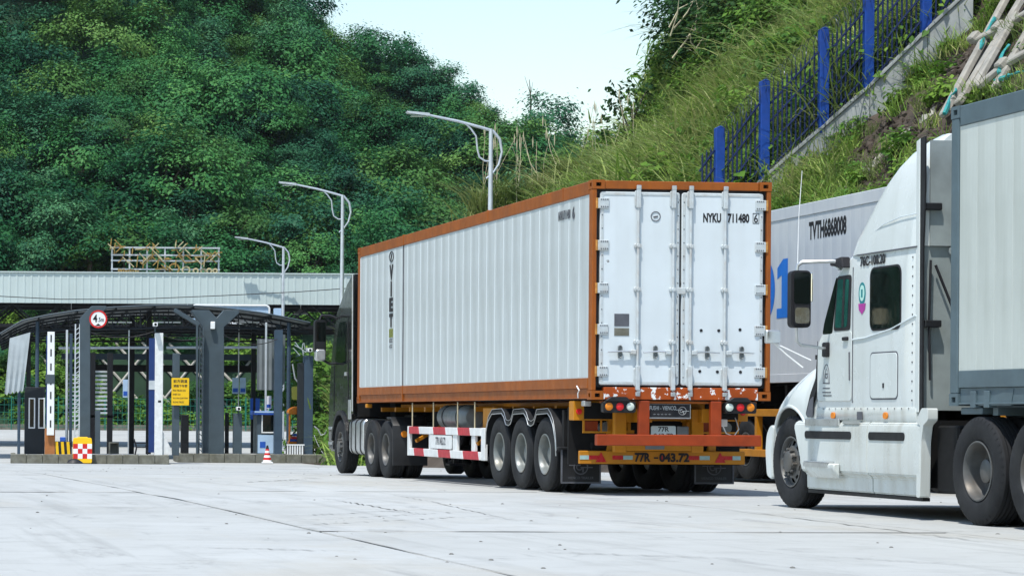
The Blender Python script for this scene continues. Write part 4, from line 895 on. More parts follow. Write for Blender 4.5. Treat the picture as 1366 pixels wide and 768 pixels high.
p = at(396.5, 524, 101.8); t = thing('yellow_sign_back', 'rounded yellow panel hanging between the dark posts', 'sign', p)
MB().prism(rpoly([(-.24, .26), (.24, .3), (.24, -.28), (-.22, -.28)], .08), 'y', 0, .05).build('panel', M['olive'], t); MB().path([(.2, .02, .2), (-.1, .02, .62), (-.2, .02, 1.2)], .03, 6).build('arm', M['galv'], t)
lc = thing('loose_cables', 'loose pale cables hanging round the tall dark post', 'cable', at(407, 540, 100.3)); lo_ = at(407, 540, 100.3)
for k in range(9): p = at(rnd.uniform(396, 412), rnd.uniform(462, 476), 100.4); MB().path([p - lo_, p - lo_ + Vector((rnd.uniform(-.35, .1), 0, rnd.uniform(.1, .35)))], .018, 5).build('cable_end', M['galv'], lc)
MB().path([at(a, b, 100.3) - lo_ for a, b in ((419, 568), (424, 572), (428, 580), (433, 579), (438, 570))], .03, 5).build('cable_loop', M['galv'], lc); MB().path([at(a, b, 100.3) - lo_ for a, b in ((419, 580), (423, 590), (428, 600), (434, 608))], .02, 5).build('cable_loop', M['galv'], lc)


# ---- bank behind: green mesh fence, lattice beams, ditch edge
gf = thing('mesh_fence', 'green wire mesh fence along the far side of the road', 'fence', (0, 168, zg(168)))
for k in range(40):
    x = -26 + k * 1.6; MB().box(x - .04, x + .04, -.04, .04, 0, 2.3).build('post', M['greenfence'], gf)
mb = MB()
for k in range(210): x = -26 + k * .31; mb.box(x - .012, x + .012, -.012, .012, .15, 2.2)
for z in (.2, .7, 1.2, 1.7, 2.15): mb.box(-26, 38.4, -.016, .016, z - .015, z + .015)
mb.build('wire_mesh', M['greenfence'], gf)['kind'] = 'stuff'
MB().box(-60, 45, 169.2, 169.8, zg(169) - .1, zg(169) + .35).build('verge_kerb', M['kerb'])
bpy.data.objects['verge_kerb']['kind'] = 'structure'
lt2 = thing('bank_lattice', 'pale diagonal concrete beams on the bank behind the stair tower', 'lattice', (0, 174, 0))
for k in range(7):
    for sgn in (1, -1):
        x = 5.5 + k * 2.0; p = Vector((x, 174.2, hill(x, 174.2) + .1)); q = Vector((x + sgn * 4.4, 180.2, hill(x + sgn * 4.4, 180.2) + .2)); o_ = Vector((0, 174, 0))
        if sgn == -1 or k % 2 == 0: MB().beam(p - o_, q - o_, .16, .14).build('concrete_beam', M['beamc'], lt2, bevel=.02)
bp = [crown_mesh('bank_bush', 700, (1.2, 1.2, .9), .17, M['leaf_bush'], 18, .34, -.3) for _ in range(3)]
pts, scl = [], []
for i in range(430):
    x, y = rnd.uniform(-45, 40), rnd.uniform(170.3, 182); px = PX + F * x / y
    if 140 < px < 260 and rnd.random() < .8: continue
    pts.append((x, y, hill(x, y) + .4)); s = rnd.uniform(.5, 1.2); scl.append((s, s, s))
scatter('bank_undergrowth', pts, [(0, 0, rnd.uniform(0, 6)) for _ in pts], scl, bp, 'bright green undergrowth along the bank behind the mesh fence', 'undergrowth')
# leafy tree beside the black cab
for (a, b, Y_, s) in ((424, 600, 103.5, .9), (434, 585, 105, 1.2), (444, 560, 106, 1.5), (428, 520, 109, 1.9), (440, 600, 103, .9)):
    p = at(a, b, Y_); t = thing('roadside_shrub', ('low' if s < 1 else ('tall' if s > 1.7 else 'medium')) + ' yellow green roadside shrub between the dark post and the black cab', 'shrub', (p.x, Y_, p.z), rnd.uniform(0, 6), 'shrubs beside the black cab')
    inst(stem_me, 'stems', t, (0, 0, -.4), sc=s); inst(sh[1], 'foliage', t, (0, 0, 0), sc=s)

# ================================================================ wheels
def tyre_mesh(R=.52):
    h = [(.288, -.100), (.300, -.122), (.335, -.137), (.385, -.146), (.440, -.145), (.480, -.136), (R - .012, -.118), (R, -.104)]
    g = []
    for x in (-.066, -.022, .022, .066): g += [(R, x - .008), (R - .014, x - .005), (R - .014, x + .005), (R, x + .008)]
    mb = MB(); mb.lathe(h + g + [(r, -x) for r, x in h[::-1]], (0, 0, 0), 44)
    for k in range(44):                                            # shoulder lugs
        a = 2 * math.pi * (k + .5) / 44
        for s in (-1, 1): mb.beam(((R - .03) * 0 + s * .112, (R - .02) * math.cos(a), (R - .02) * math.sin(a)), (s * .128, (R - .05) * math.cos(a), (R - .05) * math.sin(a)), .026, .012, up=(0, -math.sin(a), math.cos(a)))
    return mb.mesh('tyre', M['tyre'], angle=40)
def rim_dish(m):
    mb = MB(); mb.lathe([(.286, -.105), (.289, -.128), (.276, -.131), (.262, -.112), (.256, -.05), (.250, .035), (.236, .058), (.175, .070), (.128, .070), (.118, .05), (.112, -.045), (.085, -.058), (.0, -.060)], (0, 0, 0), 40)
    for k in range(10): a = 2 * math.pi * k / 10; mb.tube((.072, .165 * math.cos(a), .165 * math.sin(a)), (.035, .165 * math.cos(a), .165 * math.sin(a)), .016, 6)
    return mb.mesh('rim', M[m], angle=35)
def rim_disc(m):
    mb = MB(); n = 60; prof = [(.286, -.105), (.289, -.128), (.276, -.131), (.264, -.112), (.258, -.075), (.236, -.078), (.186, -.102), (.155, -.114), (.128, -.116), (.118, -.165), (.09, -.178), (0, -.18)]
    mb.lathe(prof, (0, 0, 0), n)
    keep = [(f, q) for i, (f, q) in enumerate(zip(mb.f, mb.m)) if not (5 * n <= i < 6 * n and (i % 6) in (1, 2, 3))]
    mb.f = [k[0] for k in keep]; mb.m = [k[1] for k in keep]
    for k in range(10): a = 2 * math.pi * (k + .1) / 10; mb.tube((-.110, .142 * math.cos(a), .142 * math.sin(a)), (-.165, .142 * math.cos(a), .142 * math.sin(a)), .017, 6)
    mb.lathe([(.245, .0), (0, .0)], (0, 0, 0), 24, m=1)
    return mb.mesh('rim', [M[m], M['blackmatt']], angle=35)
TYRE = tyre_mesh(); RIMS = {'dish': rim_dish('rim'), 'white': rim_dish('rimwhite'), 'disc': rim_disc('rim')}
def wheel(parent, y, z, x, side, style='dish'):
    o = inst(TYRE, 'tyre', parent, (x, y, z), (0, 0, 0 if side < 0 else math.pi)); o.rotation_euler[0] = rnd.uniform(0, 6)
    inst(RIMS[style], 'rim', o); return o
def axle_duals(parent, y, z, W=2.44, style='dish', inner=True):
    wheel(parent, y, z, .15, -1, style); wheel(parent, y, z, W - .15, 1, style)
    if inner: wheel(parent, y, z, .47, -1, style); wheel(parent, y, z, W - .47, 1, style)
    MB().tube((.3, y, z), (W - .3, y, z), .075, 10).build('axle', M['blackmatt'], parent)

# ================================================================ containers
def casting_mesh(m):
    mb = MB(); a, b, c = .165, .178, .118; w_ = .034
    for z in (0, c - w_):
        mb.box(0, a, 0, w_ * 1.4, z, z + w_).box(0, a, b - w_ * 1.4, b, z, z + w_).box(0, w_ * 1.4, w_ * 1.4, b - w_ * 1.4, z, z + w_).box(a - w_ * 1.4, a, w_ * 1.4, b - w_ * 1.4, z, z + w_)
    for x in (0, a - w_ * 1.4):
        for y in (0, b - w_ * 1.4): mb.box(x, x + w_ * 1.4, y, y + w_ * 1.4, w_, c - w_)
    mb.box(.055, a - .055, .06, b - .06, .02, c - .02, 1)
    return mb.mesh('corner_casting', [M[m], M['blackmatt']])
def container(name, label, org, L, W, H, z0, frame, panel, bead, rb, rt, npan, castm=None, step=True, seams=True):
    t = thing(name, label, 'container', (org[0], org[1], z0), PHI)
    cm = casting_mesh(castm or frame)
    for x in (0, W - .165):
        for y in (0, L - .178):
            for z in (0, H - .118): inst(cm, 'corner_casting', t, (x, y, z))
    for x in (0, W - .066):
        for y in (.006, L - .156): MB().box(x + .003, x + .063, y, y + .15, .118, H - .118).build('corner_post', M[frame], t, bevel=.008)
    for x, sg_ in ((0, 1), (W, -1)):
        q = lambda a, b: (min(x + sg_ * a, x + sg_ * b), max(x + sg_ * a, x + sg_ * b))
        if step: MB().box(*q(.004, .06), .18, L - .18, rb * .52, rb).box(*q(.026, .075), .18, L - .18, .025, rb * .515).box(*q(.006, .05), .18, L - .18, .012, .03).build('bottom_rail', M[frame], t, bevel=.004)
        else: MB().box(*q(.004, .06), .18, L - .18, .02, rb).build('bottom_rail', M[frame], t, bevel=.006)
        MB().box(*q(.004, .06), .18, L - .18, H - rt, H - .006).build('top_rail', M[frame], t, bevel=.008)
    for y0, y1 in ((.02, .12), (L - .12, L - .02)):
        MB().box(.17, W - .17, y0, y1, H - .115, H - .008).build('end_rail', M[frame], t, bevel=.006)
    MB().box(.17, W - .17, L - .13, L - .02, .008, .16).build('end_sill', M[frame], t, bevel=.006)
    MB().box(.045, W - .045, .1, L - .05, .05, H - .05).build('inner_box', M['blackmatt'], t)
    MB().box(.062, W - .062, .13, L - .13, H - .06, H - .014).build('roof', M[panel], t)
    n = npan; pw = (L - .32) / n
    pm = MB().box(0, .022, .0008, pw - .0008, rb + .002, H - rt - .002).mesh('side_panel', [M[panel]], bevel=.0015)
    bm_ = MB().path([(-.0, 0, rb + .02), (-.0, 0, H - rt - .02)], .0048, 6).mesh('seam_bead', M[bead])
    for i in range(n):
        y = .16 + pw * i; o = inst(pm, 'side_panel', t, (.018, y, 0)); inst(bm_, 'seam_bead', o, (.0, pw, 0)) if seams else None; inst(pm, 'side_panel', t, (W - .04, y, 0))
    for i in range(5):
        x = .105 + i * (W - .21) / 5; MB().box(x + .003, x + (W - .21) / 5 - .003, L - .045, L - .028, .165, H - .12).build('front_panel', M[panel], t, bevel=.004)
    return t

# ---------------------------------------------------------------- orange-framed container
OX, OY = 7.5654, 32.452
c1 = container('orange_container', 'white refrigerated container with orange frame and rear lock bars', (OX, OY), 13.716, 2.438, 2.896, 1.276, 'orange', 'reefer', 'bead', .285, .178, 30, 'orange')
Z1 = 1.276
zz = lambda z: z - .01 - Z1
W1 = 2.438
MB().box(.17, W1 - .17, .0, .1, .004, .165).build('rear_sill', M['orange_chip'], c1, bevel=.006)
MB().box(.0635, W1 - .0635, .055, .10, .166, 2.78).build('door_gasket', M['gasket'], c1)
for i, (xa, xb) in enumerate(((.112, 1.190), (1.222, 2.330))):
    d = MB().prism(rrect(xa, xb, .195, 2.742, .03, 3), 'y', .018, .06).build('door', M['door'], c1, bevel=.006)
    mb = MB(); e = .035
    for bx in ((xa + .01, xb - .01, .205, .205 + e), (xa + .01, xb - .01, 2.732 - e, 2.732), (xa + .01, xa + .01 + e, .205 + e, 2.732 - e), (xb - .01 - e, xb - .01, .205 + e, 2.732 - e)): mb.box(bx[0], bx[1], .012, .0175, bx[2], bx[3])
    mb.build('door_trim', M['doorhw'], d, bevel=.002)
    mb = MB()
    for k in range(14):
        for x_ in (xa + .025, xb - .025): mb.lathe([(.009, .012), (.007, .008), (0, .007)], (x_, 0, .30 + k * .178), 8, ax='y')
    mb.build('rivets', M['inkfade'], d)['kind'] = 'stuff'
    for x_ in ((.615, 1.094) if i == 0 else (1.328, 1.798)):
        MB().tube((x_, -.022, .12), (x_, -.022, 2.80), .017, 10).build('lock_bar', M['doorhw'], d)
        for z_ in (3.32, 2.745, 2.05): MB().prism(rrect(x_ - .05, x_ + .05, zz(z_) - .03, zz(z_) + .03, .026, 4), 'y', -.012, .014).prism(rrect(x_ - .024, x_ + .024, zz(z_) - .026, zz(z_) + .026, .02, 3), 'y', -.046, -.012).build('bar_bracket', M['doorhw'], d, bevel=.004)
        for za, zb_2 in ((2.50, 2.79), (.10, .45)):
            MB().prism(rrect(x_ - .044, x_ + .044, za + .05 if za > 1 else za + .08, zb_2 - .03, .02, 3), 'y', .002, .015).box(x_ - .027, x_ + .027, -.05, -.004, za + .03, zb_2).build('cam_keeper', M['doorhw'], d, bevel=.006)
        zt2 = (2.80, .075)
        for z_ in zt2: MB().box(x_ - .032, x_ + .032, -.055, -.012, z_ - .028, z_ + .028).build('cam', M['alu'], d, bevel=.008)
        s_ = -1 if i == 0 else 1; zh = zz(1.925)
        MB().box(min(x_ + s_ * .02, x_ + s_ * .10), max(x_ + s_ * .02, x_ + s_ * .10), -.045, .016, zh - .04, zh + .02).build('handle_hub', M['doorhw'], d, bevel=.008)
        MB().path([(x_ + s_ * .08, -.03, zh - .005), (x_ + s_ * .2, -.035, zh), (x_ + s_ * .40, -.03, zh - .012)], [.014, .012, .010], 7).build('handle', M['alu'], d)
        mb = MB(); xc = x_ + s_ * .235; mb.path([(xc + .026 * math.cos(a * math.pi / 6), -.02, zh + .035 + .04 * math.sin(a * math.pi / 6)) for a in range(12)], .008, 6, closed=True); mb.path([(xc + .026 * math.cos(a * math.pi / 6), -.02, zh - .045 + .04 * math.sin(a * math.pi / 6)) for a in range(12)], .008, 6, closed=True); mb.box(xc - .02, xc + .02, -.01, .016, zh - .08, zh + .07)
        mb.build('handle_catch', M['tank'], d)
    hx_ = (.075, .225) if i == 0 else (2.215, 2.363)
    for z_ in (3.873, 3.320, 2.756, 2.213, 1.659):
        h_ = MB().box(hx_[0], hx_[1], -.004, .0175, zz(z_) - .068, zz(z_) + .068).build('hinge', M['doorhw'], d, bevel=.006)
        xo = hx_[0] - .028 if i == 0 else hx_[1] + .001
        MB().tube((xo + .014, .008, zz(z_) - .07), (xo + .014, .008, zz(z_) + .07), .017, 8).build('hinge_pin', M['rusthinge'], h_)
        mb = MB()
        for k in range(4):
            for zo in (-.045, .05): mb.lathe([(.010, -.004), (.008, -.009), (0, -.010)], (hx_[0] + .045 + k * .028 - (.02 if i else 0), 0, zz(z_) + zo), 6, ax='y')
        mb.build('hinge_bolts', M['inkfade'], h_)['kind'] = 'stuff'
MB().box(1.165, 1.275, .002, .0175, 1.40, 1.49).build('door_stop', M['doorhw'], c1, bevel=.006)
for xa, xb, za, zb_2, m_ in ((.31, .51, 2.245, 2.41, 'inkfade'), (.31, .51, 2.12, 2.222, 'kerb')): MB().box(xa, xb, .013, .0175, za - Z1, zb_2 - Z1).build('data_plate', M[m_], c1)
mb = MB()
for x_, z_ in ((1.49, 2.20), (1.73, 2.20), (2.02, 2.215), (1.475, 1.66), (1.715, 1.655), (2.03, 1.655)): mb.lathe([(.0, .012), (.021, .013), (.021, .0179)], (x_, 0, z_ - Z1), 10, ax='y')
mb.build('drain_plug', M['ink'], c1)
mb = MB(); mb.path([(.86 + .062 * math.cos(a * math.pi / 10), .014, 3.70 - Z1 + .062 * math.sin(a * math.pi / 10)) for a in range(20)], .006, 6, closed=True); mb.beam((.83, .014, 3.69 - Z1), (.89, .014, 3.70 - Z1), .008, .02); mb.build('seal_cap', M['inkfade'], c1)
text(c1, 'NYKU', M['ink'], 'R', (1.630, .0165, 3.690 - Z1), .125, .245, bold=.04); text(c1, '711480', M['ink'], 'R', (1.99, .0165, 3.690 - Z1), .125, .295, bold=.04)
text(c1, '6', M['ink'], 'R', (2.228, .0165, 3.690 - Z1), .11, .055, bold=.012)
mb = MB()
for bx in ((2.185, 2.272, 3.622, 3.630), (2.185, 2.272, 3.752, 3.760), (2.185, 2.191, 3.630, 3.752), (2.266, 2.272, 3.630, 3.752)): mb.box(bx[0], bx[1], .0145, .0175, bx[2] - Z1, bx[3] - Z1)
mb.build('lettering', M['ink'], c1)
text(c1, 'NYKU711480', M['inkfade'], 'L', (.0105, 1.24, zz(3.812)), .13, .52, bold=.02); text(c1, '6', M['inkfade'], 'L', (.0105, .84, zz(3.812)), .17, .10, bold=.03)
for s_, za, zb_2 in (('V', 3.715, 3.44), ('I', 3.42, 3.15), ('E', 3.13, 2.885), ('T', 2.85, 2.61)): text(c1, s_, M['ink'], 'L', (.0105, 11.13, (za + zb_2) / 2 - Z1), za - zb_2, .08 if s_ == 'I' else .27, bold=.05)
mb = MB(); mb.path([(.014, 11.13 + .15 * math.cos(a * math.pi / 10), 3.855 - Z1 + .085 * math.sin(a * math.pi / 10)) for a in range(20)], .009, 6, closed=True); mb.beam((.014, 11.18, 3.80 - Z1), (.014, 11.10, 3.90 - Z1), .012, .03); mb.build('emblem', M['ink'], c1)
MB().box(.0095, .0179, 11.0, 11.26, 2.43 - Z1, 2.58 - Z1).build('sticker', M['olive'], c1)
text(c1, 'CCC', M['inkfade'], 'L', (.0105, 11.13, 2.37 - Z1), .07, .24, bold=.03); text(c1, 'CC', M['inkfade'], 'L', (.0105, 11.13, 2.27 - Z1), .06, .2, bold=.03)
MB().box(.0045, .0178, 10.235, 10.262, .285, 2.718).build('joint_strip', M['inkfade'], c1)
for y_ in (10.25, 5.0, 1.3): MB().box(-.004, .05, y_ - .03, y_ + .03, 2.72, 2.9).build('rail_strap', M['orange'], c1, bevel=.004)
MB().box(-.006, .05, 10.22, 10.30, .02, .29).build('rail_strap', M['orange'], c1, bevel=.004)

# ---------------------------------------------------------------- yellow trailer under it
t1 = thing('yellow_trailer', 'yellow three-axle container trailer with red rear bumper and plate 77R-043.72', 'trailer', (OX, OY, 0), PHI)
for x_ in (.74, 1.56): MB().box(x_, x_ + .14, .85, 13.3, 1.20, 1.255).box(x_ + .05, x_ + .09, .85, 10.7, .87, 1.20).box(x_, x_ + .14, .85, 10.7, .83, .87).build('main_beam', M['yellow'], t1)
for k in range(12): y_ = 1.4 + k * 1.05; MB().box(.30, 2.14, y_, y_ + .09, 1.12, 1.198).build('crossmember', M['yellow'], t1)
for x_ in (.01, 2.30): MB().box(x_, x_ + .13, .80, .98, 1.0, 1.262).build('end_bracket', M['yellow'], t1, bevel=.01)
MB().box(.01, 2.43, .76, .80, 1.0, 1.262).build('rear_beam', M['yellow'], t1, bevel=.006)
for x_ in (.15, 1.83): MB().box(x_, x_ + .46, .748, .760, 1.02, 1.24).build('recess_shade_plate', M['blackmatt'], t1)  # black plates on the beam face, painting the shade of a recess
for x_ in (.08, 2.36): MB().lathe([(0, .738), (.038, .742), (.042, .757)], (x_, 0, 1.12), 14, ax='y').build('side_marker', M['redlens'], t1)
MB().box(.17, 2.27, .05, .2, 1.232, 1.262).build('rear_bolster', M['orange'], t1, bevel=.006)
for x_ in (.70, 1.58): MB().box(x_, x_ + .2, .2, 1.0, .98, 1.165).build('tail_beam', M['yellow'], t1, bevel=.006)
for x_ in (.44, 1.50): MB().box(x_, x_ + .16, .35, .45, .58, 1.16).build('hanger', M['yellow'], t1, bevel=.006)
MB().box(.60, 1.50, .36, .44, .60, .76).build('hanger_plate', M['yellow'], t1, bevel=.006)
for xa, xb, sg_ in ((.145, .585, 1), (1.80, 2.225, -1)):
    lb_ = MB().prism(rpoly([(xa, 1.105), (xb, 1.105), (xb, 1.255), (xa, 1.255)], .03), 'y', -.06, .05).build('lamp_housing', M['black'], t1, bevel=.006)
    MB().prism(rpoly([(xa + (.02 if sg_ > 0 else .02), 1.256), (xb - .08, 1.256), (xb - .14, 1.315), (xa + .1, 1.315)], .02), 'y', -.10, -.002).build('lamp_guard', M['black'], t1, bevel=.006)
for x_, m_ in ((.221, 'amber'), (.368, 'redlens'), (.510, 'clearlens'), (1.856, 'clearlens'), (2.004, 'redlens'), (2.143, 'amber')):
    MB().lathe([(0, -.082), (.035, -.079), (.050, -.070), (.054, -.058)], (x_, 0, 1.186), 20, ax='y').build('tail_lamp', M[m_], t1)
for x_ in (.642, 1.62): MB().box(x_, x_ + .145, -.02, .06, .80, 1.264).build('bumper_post', M['redor'], t1, bevel=.008)
MB().box(.067, 2.30, -.05, .06, .672, .82).build('bumper_bar', M['redor'], t1, bevel=.01)
pl = MB().box(.66, 1.375, .062, .075, 1.030, 1.228).build('maker_plate', M['alu'], t1, bevel=.004); MB().box(.675, 1.36, .055, .0595, 1.048, 1.222).build('plate_face', M['ink'], pl)
text(pl, 'FUSHI - VIENCO', M['alu'], 'R', (.99, .0545, 1.172), .055, .36, bold=.01); text(pl, '* * * * *', M['alu'], 'R', (.98, .0545, 1.085), .02, .24, bold=.03)
def emblem(parent, c, r, m, y):
    mb = MB(); mb.path([(c[0] + r * math.cos(a * math.pi / 12), y, c[1] + r * math.sin(a * math.pi / 12)) for a in range(24)], r * .09, 6, closed=True)
    mb.path([(c[0] + r * .08 + r * .42 * math.cos(math.radians(q)) - r * .3, y, c[1] + .02 * r + r * .42 * math.sin(math.radians(q))) for q in range(60, 345, 25)], r * .08, 6)
    mb.box(c[0] - r * 1.75, c[0] - r * .05, y - .003, y, c[1] + r * .18, c[1] + r * .33); mb.box(c[0] - r * .05, c[0] + r * 1.75, y - .003, y, c[1] - r * .12, c[1] + r * .03); mb.box(c[0] + r * .22, c[0] + r * .40, y - .003, y, c[1] - r * .75, c[1] - r * .12)
    return mb.build('emblem', M[m], parent)
emblem(pl, (1.255, 1.135), .052, 'alu', .052)
np_ = MB().prism(rrect(.93, 1.27, .735, .935, .02), 'y', .33, .34).build('number_plate', M['plate'], t1, bevel=.003); text(np_, '77R', M['ink'], 'R', (1.10, .3285, .89), .065, .15, bold=.015); text(np_, '043.72', M['ink'], 'R', (1.10, .3285, .80), .07, .27, bold=.015)
MB().box(1.29, 1.45, .33, .36, .76, .93).build('plate_lamp_box', M['tank'], t1, bevel=.01)
# yellow underrun bar with reflectors
yb = MB().box(.085, 2.386, .74, .80, .415, .592).build('underrun_bar', M['yellow'], t1, bevel=.008)
cvx = lambda px: (px - 790) / 99.9 + .27
for xa, xb, m_ in ((772, 784.3, 'teal'), (784.7, 800, 'red'), (817, 831.5, 'red'), (832, 845, 'teal'), (923, 937, 'red'), (938, 952, 'teal'), (969, 983.5, 'red'), (984, 995, 'teal'), (882, 890, 'red')): MB().box(cvx(xa), cvx(xb), .734, .739, .475, .530).build('reflector', M[m_], yb)
for xc in (801, 966.5): MB().prism([(cvx(xc) - .075, .44), (cvx(xc) + .075, .44), (cvx(xc), .575)], 'y', .728, .733).build('triangle_reflector', M['red'], yb)
text(yb, '77R', M['ink'], 'R', (cvx(858.5), .7275, .505), .125, .22, bold=.045); text(yb, '-', M['ink'], 'R', (cvx(877), .7275, .50), .02, .06, bold=.02); text(yb, '043.72', M['ink'], 'R', (cvx(902.5), .7275, .505), .125, .42, bold=.045)
for x_ in (.5, 1.9): MB().box(x_, x_ + .1, .80, .88, .45, 1.0).build('bar_bracket', M['yellow'], t1)
# rear underbody: framed lamp bays, brake chambers, wiring, cross tube
for xa, xb in ((.13, .62), (1.70, 2.30)):
    mb = MB()
    for bx in ((xa, xb, .83, .855), (xa, xa + .025, .855, 1.0), (xb - .025, xb, .855, 1.0), ((xa + xb) / 2, (xa + xb) / 2 + .02, .855, 1.0)): mb.box(bx[0], bx[1], .74, .765, bx[2], bx[3])
    mb.build('lamp_bay_frame', M['yellow'], t1)
    MB().box(xa + .03, (xa + xb) / 2 - .02, .80, .83, .86, .99).build('bay_panel', M['redor'], t1)
    MB().lathe([(0, .84), (.07, .84), (.075, .86), (.06, .90), (.075, .94), (.07, 1.02), (0, 1.02)], (xb - .13, 0, .91), 16, ax='y').build('brake_chamber', M['tank'], t1)
MB().box(.02, 2.42, 1.02, 1.06, .40, 1.18).build('light_block_plate', M['blackmatt'], t1)  # added dark plate, stops light showing through under the trailer
MB().tube((.3, .9, .66), (2.1, .9, .66), .05, 10).build('cross_tube', M['blackmatt'], t1)
MB().box(1.87, 1.97, .30, .36, .93, 1.03).build('junction_box', M['plwhite'], t1, bevel=.008)
MB().path([(1.92, .33, .93), (1.96, .32, .84), (2.06, .31, .80), (2.14, .34, .9), (2.15, .5, 1.05)], .008, 6).build('lamp_wire', M['plwhite'], t1)
MB().box(.86, 1.12, .345, .357, .62, .70).build('vin_plate', M['tank'], t1)
MB().path([(-.01, .52, 1.30), (-.02, .50, 1.36), (-.015, .46, 1.40), (-.02, .55, 1.46)], .009, 6).build('tie_wire', M['plwhite'], t1)
# axles and wheels
for y_ in (4.36, 3.24, 2.10):
    axle_duals(t1, y_, .52, style='white')
    for x_ in (.80, 1.56): MB().box(x_, x_ + .09, y_ - .42, y_ + .42, .60, .66).box(x_ - .01, x_ + .10, y_ - .08, y_ + .08, .55, .75).build('leaf_spring', M['blackmatt'], t1)
for y_ in (4.95, 3.80, 2.67, 1.55):
    for x_ in (.78, 1.56): MB().box(x_, x_ + .1, y_ - .07, y_ + .07, .62, .84).build('spring_hanger', M['yellow'], t1)
def fender_pts():
    pts = [(4.98, .62), (4.96, .86), (4.86, 1.02)]
    for i, y_ in enumerate((4.36, 3.24, 2.10)):
        if i: pts += [(y_ + .43, .99), (y_ + .36, 1.06)]
        pts += [(y_ + .30, 1.13), (y_ - .22, 1.145), (y_ - .34, 1.09)]
        if i < 2: pts += [(y_ - .45, .98), (y_ - .58, .965)]
    return pts + [(1.63, .98), (1.52, .78), (1.48, .56)]
FP = fender_pts()
for x0_, x1_, xe in ((.0, .62, 0.0), (1.82, 2.44, 2.44)):
    mb = MB(); n = len(FP)
    for d in (0, .02): mb.add([(x, y, z + d) for x in (x0_, x1_) for y, z in FP], [(i, i + 1, n + i + 1, n + i) for i in range(n - 1)])
    xo = xe; si = .05 if xe == 0 else -.05
    mb.add([(x, y, z + dz) for x, dz in ((xo, .0), (xo, -.05)) for y, z in FP], [(i, i + 1, n + i + 1, n + i) for i in range(n - 1)])
    f_ = mb.build('fender', M['black'], t1, angle=50)
    MB().path([(xo - (.008 if xe == 0 else -.008), y, z - .052) for y, z in FP], .007, 6).path([(xo - (.004 if xe == 0 else -.004), y, z + .018) for y, z in FP], .005, 6).build('fender_trim', M['alu'], f_)
for xa, xb in ((.0, .56), (1.88, 2.44)):
    fl = MB().prism(rrect(xa, xb, .135, .60, .02), 'y', 1.28, 1.30).build('mud_flap', M['black'], t1)
    mb = MB()
    for bx in ((xa, xb, .135, .158), (xa, xa + .02, .158, .6), (xb - .02, xb, .158, .6)): mb.box(bx[0], bx[1], 1.268, 1.279, bx[2], bx[3])
    mb.build('flap_border', M['inkfade'], fl); MB().box(xa - .05, xb, 1.24, 1.33, .60, .635).build('flap_bracket', M['black'], t1, bevel=.006)
    emblem(fl, ((xa + xb) / 2, .36), .095, 'inkfade', 1.276); text(fl, 'VIENCO TRAILER', M['inkfade'], 'R', ((xa + xb) / 2, 1.279, .212), .035, .36)
MB().box(.05, .62, 1.31, 1.40, .64, 1.14).build('rear_guard', M['blackmatt'], t1)
# side guard with red and white bars
sg1 = MB().box(.0, .05, 5.06, 5.26, .37, .87).box(.0, .05, 9.70, 9.85, .37, .87).box(.004, .05, 5.62, 5.82, .50, .745).box(.004, .05, 6.66, 6.92, .50, .745).box(.004, .05, 8.30, 8.42, .50, .745).build('side_guard', M['whitepaint'], t1, bevel=.006)
for z0_, z1_, off, first in ((.745, .865, 0.0, 'redpaint'), (.375, .50, .22, 'whitepaint')):
    ye = [9.70, 9.05, 8.12, 7.35, 6.60, 5.90, 5.26]; ye = [min(9.70, max(5.26, y - (0 if k in (0, 6) else off))) for k, y in enumerate(ye)]
    if first == 'whitepaint': ye = [9.70, 9.38, 8.72, 7.80, 7.05, 6.28, 5.40, 5.26]
    cur = first
    for a_, b_ in zip(ye, ye[1:]):
        sl_ = .06; MB().prism([(a_ - .003, z1_), (b_ + .003, z1_), (b_ + .003 - sl_ * (b_ > 5.3), z0_), (a_ - .003 - sl_ * (a_ < 9.6), z0_)], 'x', -.012, .045).build('guard_board', M[cur], sg1, bevel=.004); cur = 'whitepaint' if cur == 'redpaint' else 'redpaint'
gp_ = MB().prism(rrect(6.95, 8.28, .515, .735, .03), 'x', -.008, .004).build('side_plate', M['whitepaint'], sg1); text(gp_, '77R 043.72', M['inkfade'], 'L', (-.009, 7.62, .64), .13, .62, bold=.03)
for y_ in (9.62, 8.22, 6.72, 5.72): MB().tube((.03, y_, .86), (.03, y_, 1.27), .011, 6).build('guard_rod', M['stem'], sg1)
for y_ in (9.4, 7.6, 5.6): MB().beam((.04, y_, .62), (.78, y_ + .3, 1.0), .05, .05).build('guard_brace', M['yellow'], sg1)
# air tanks, gear legs, toolbox, hoses
for xt in (.32,):
    MB().lathe([(0, 6.75), (.14, 6.77), (.20, 6.86), (.20, 8.35), (.14, 8.44), (0, 8.46)], (xt, 0, 1.03), 22, ax='y').build('air_tank', M['tank'], t1)
    for y_ in (7.15, 8.0): MB().lathe([(.203, y_), (.207, y_), (.207, y_ + .05), (.203, y_ + .05)], (xt, 0, 1.03), 22, ax='y').build('tank_strap', M['black'], t1)
for x_ in (.55, 1.79): MB().box(x_, x_ + .12, 8.9, 9.02, .45, 1.12).box(x_ + .02, x_ + .10, 8.92, 9.0, .25, .45).box(x_ - .08, x_ + .2, 8.83, 9.09, .22, .25).build('landing_leg', M['black'], t1, bevel=.006)
MB().box(.70, 1.74, 9.1, 10.9, .86, 1.19).build('neck_plate', M['blackmatt'], t1)
MB().box(.15, .68, 4.98, 5.7, .85, 1.18).build('tool_box', M['yellow'], t1, bevel=.01)
mb = MB()
for k in range(4): a = 9.9 - .3 * k; mb.path([(.5, a, .85), (.45, a - .2, .42 - .05 * k), (.5, a - .55, .40), (.55, a - .8, .8)], .014, 6)
mb.build('air_hose', M['ink'], t1)
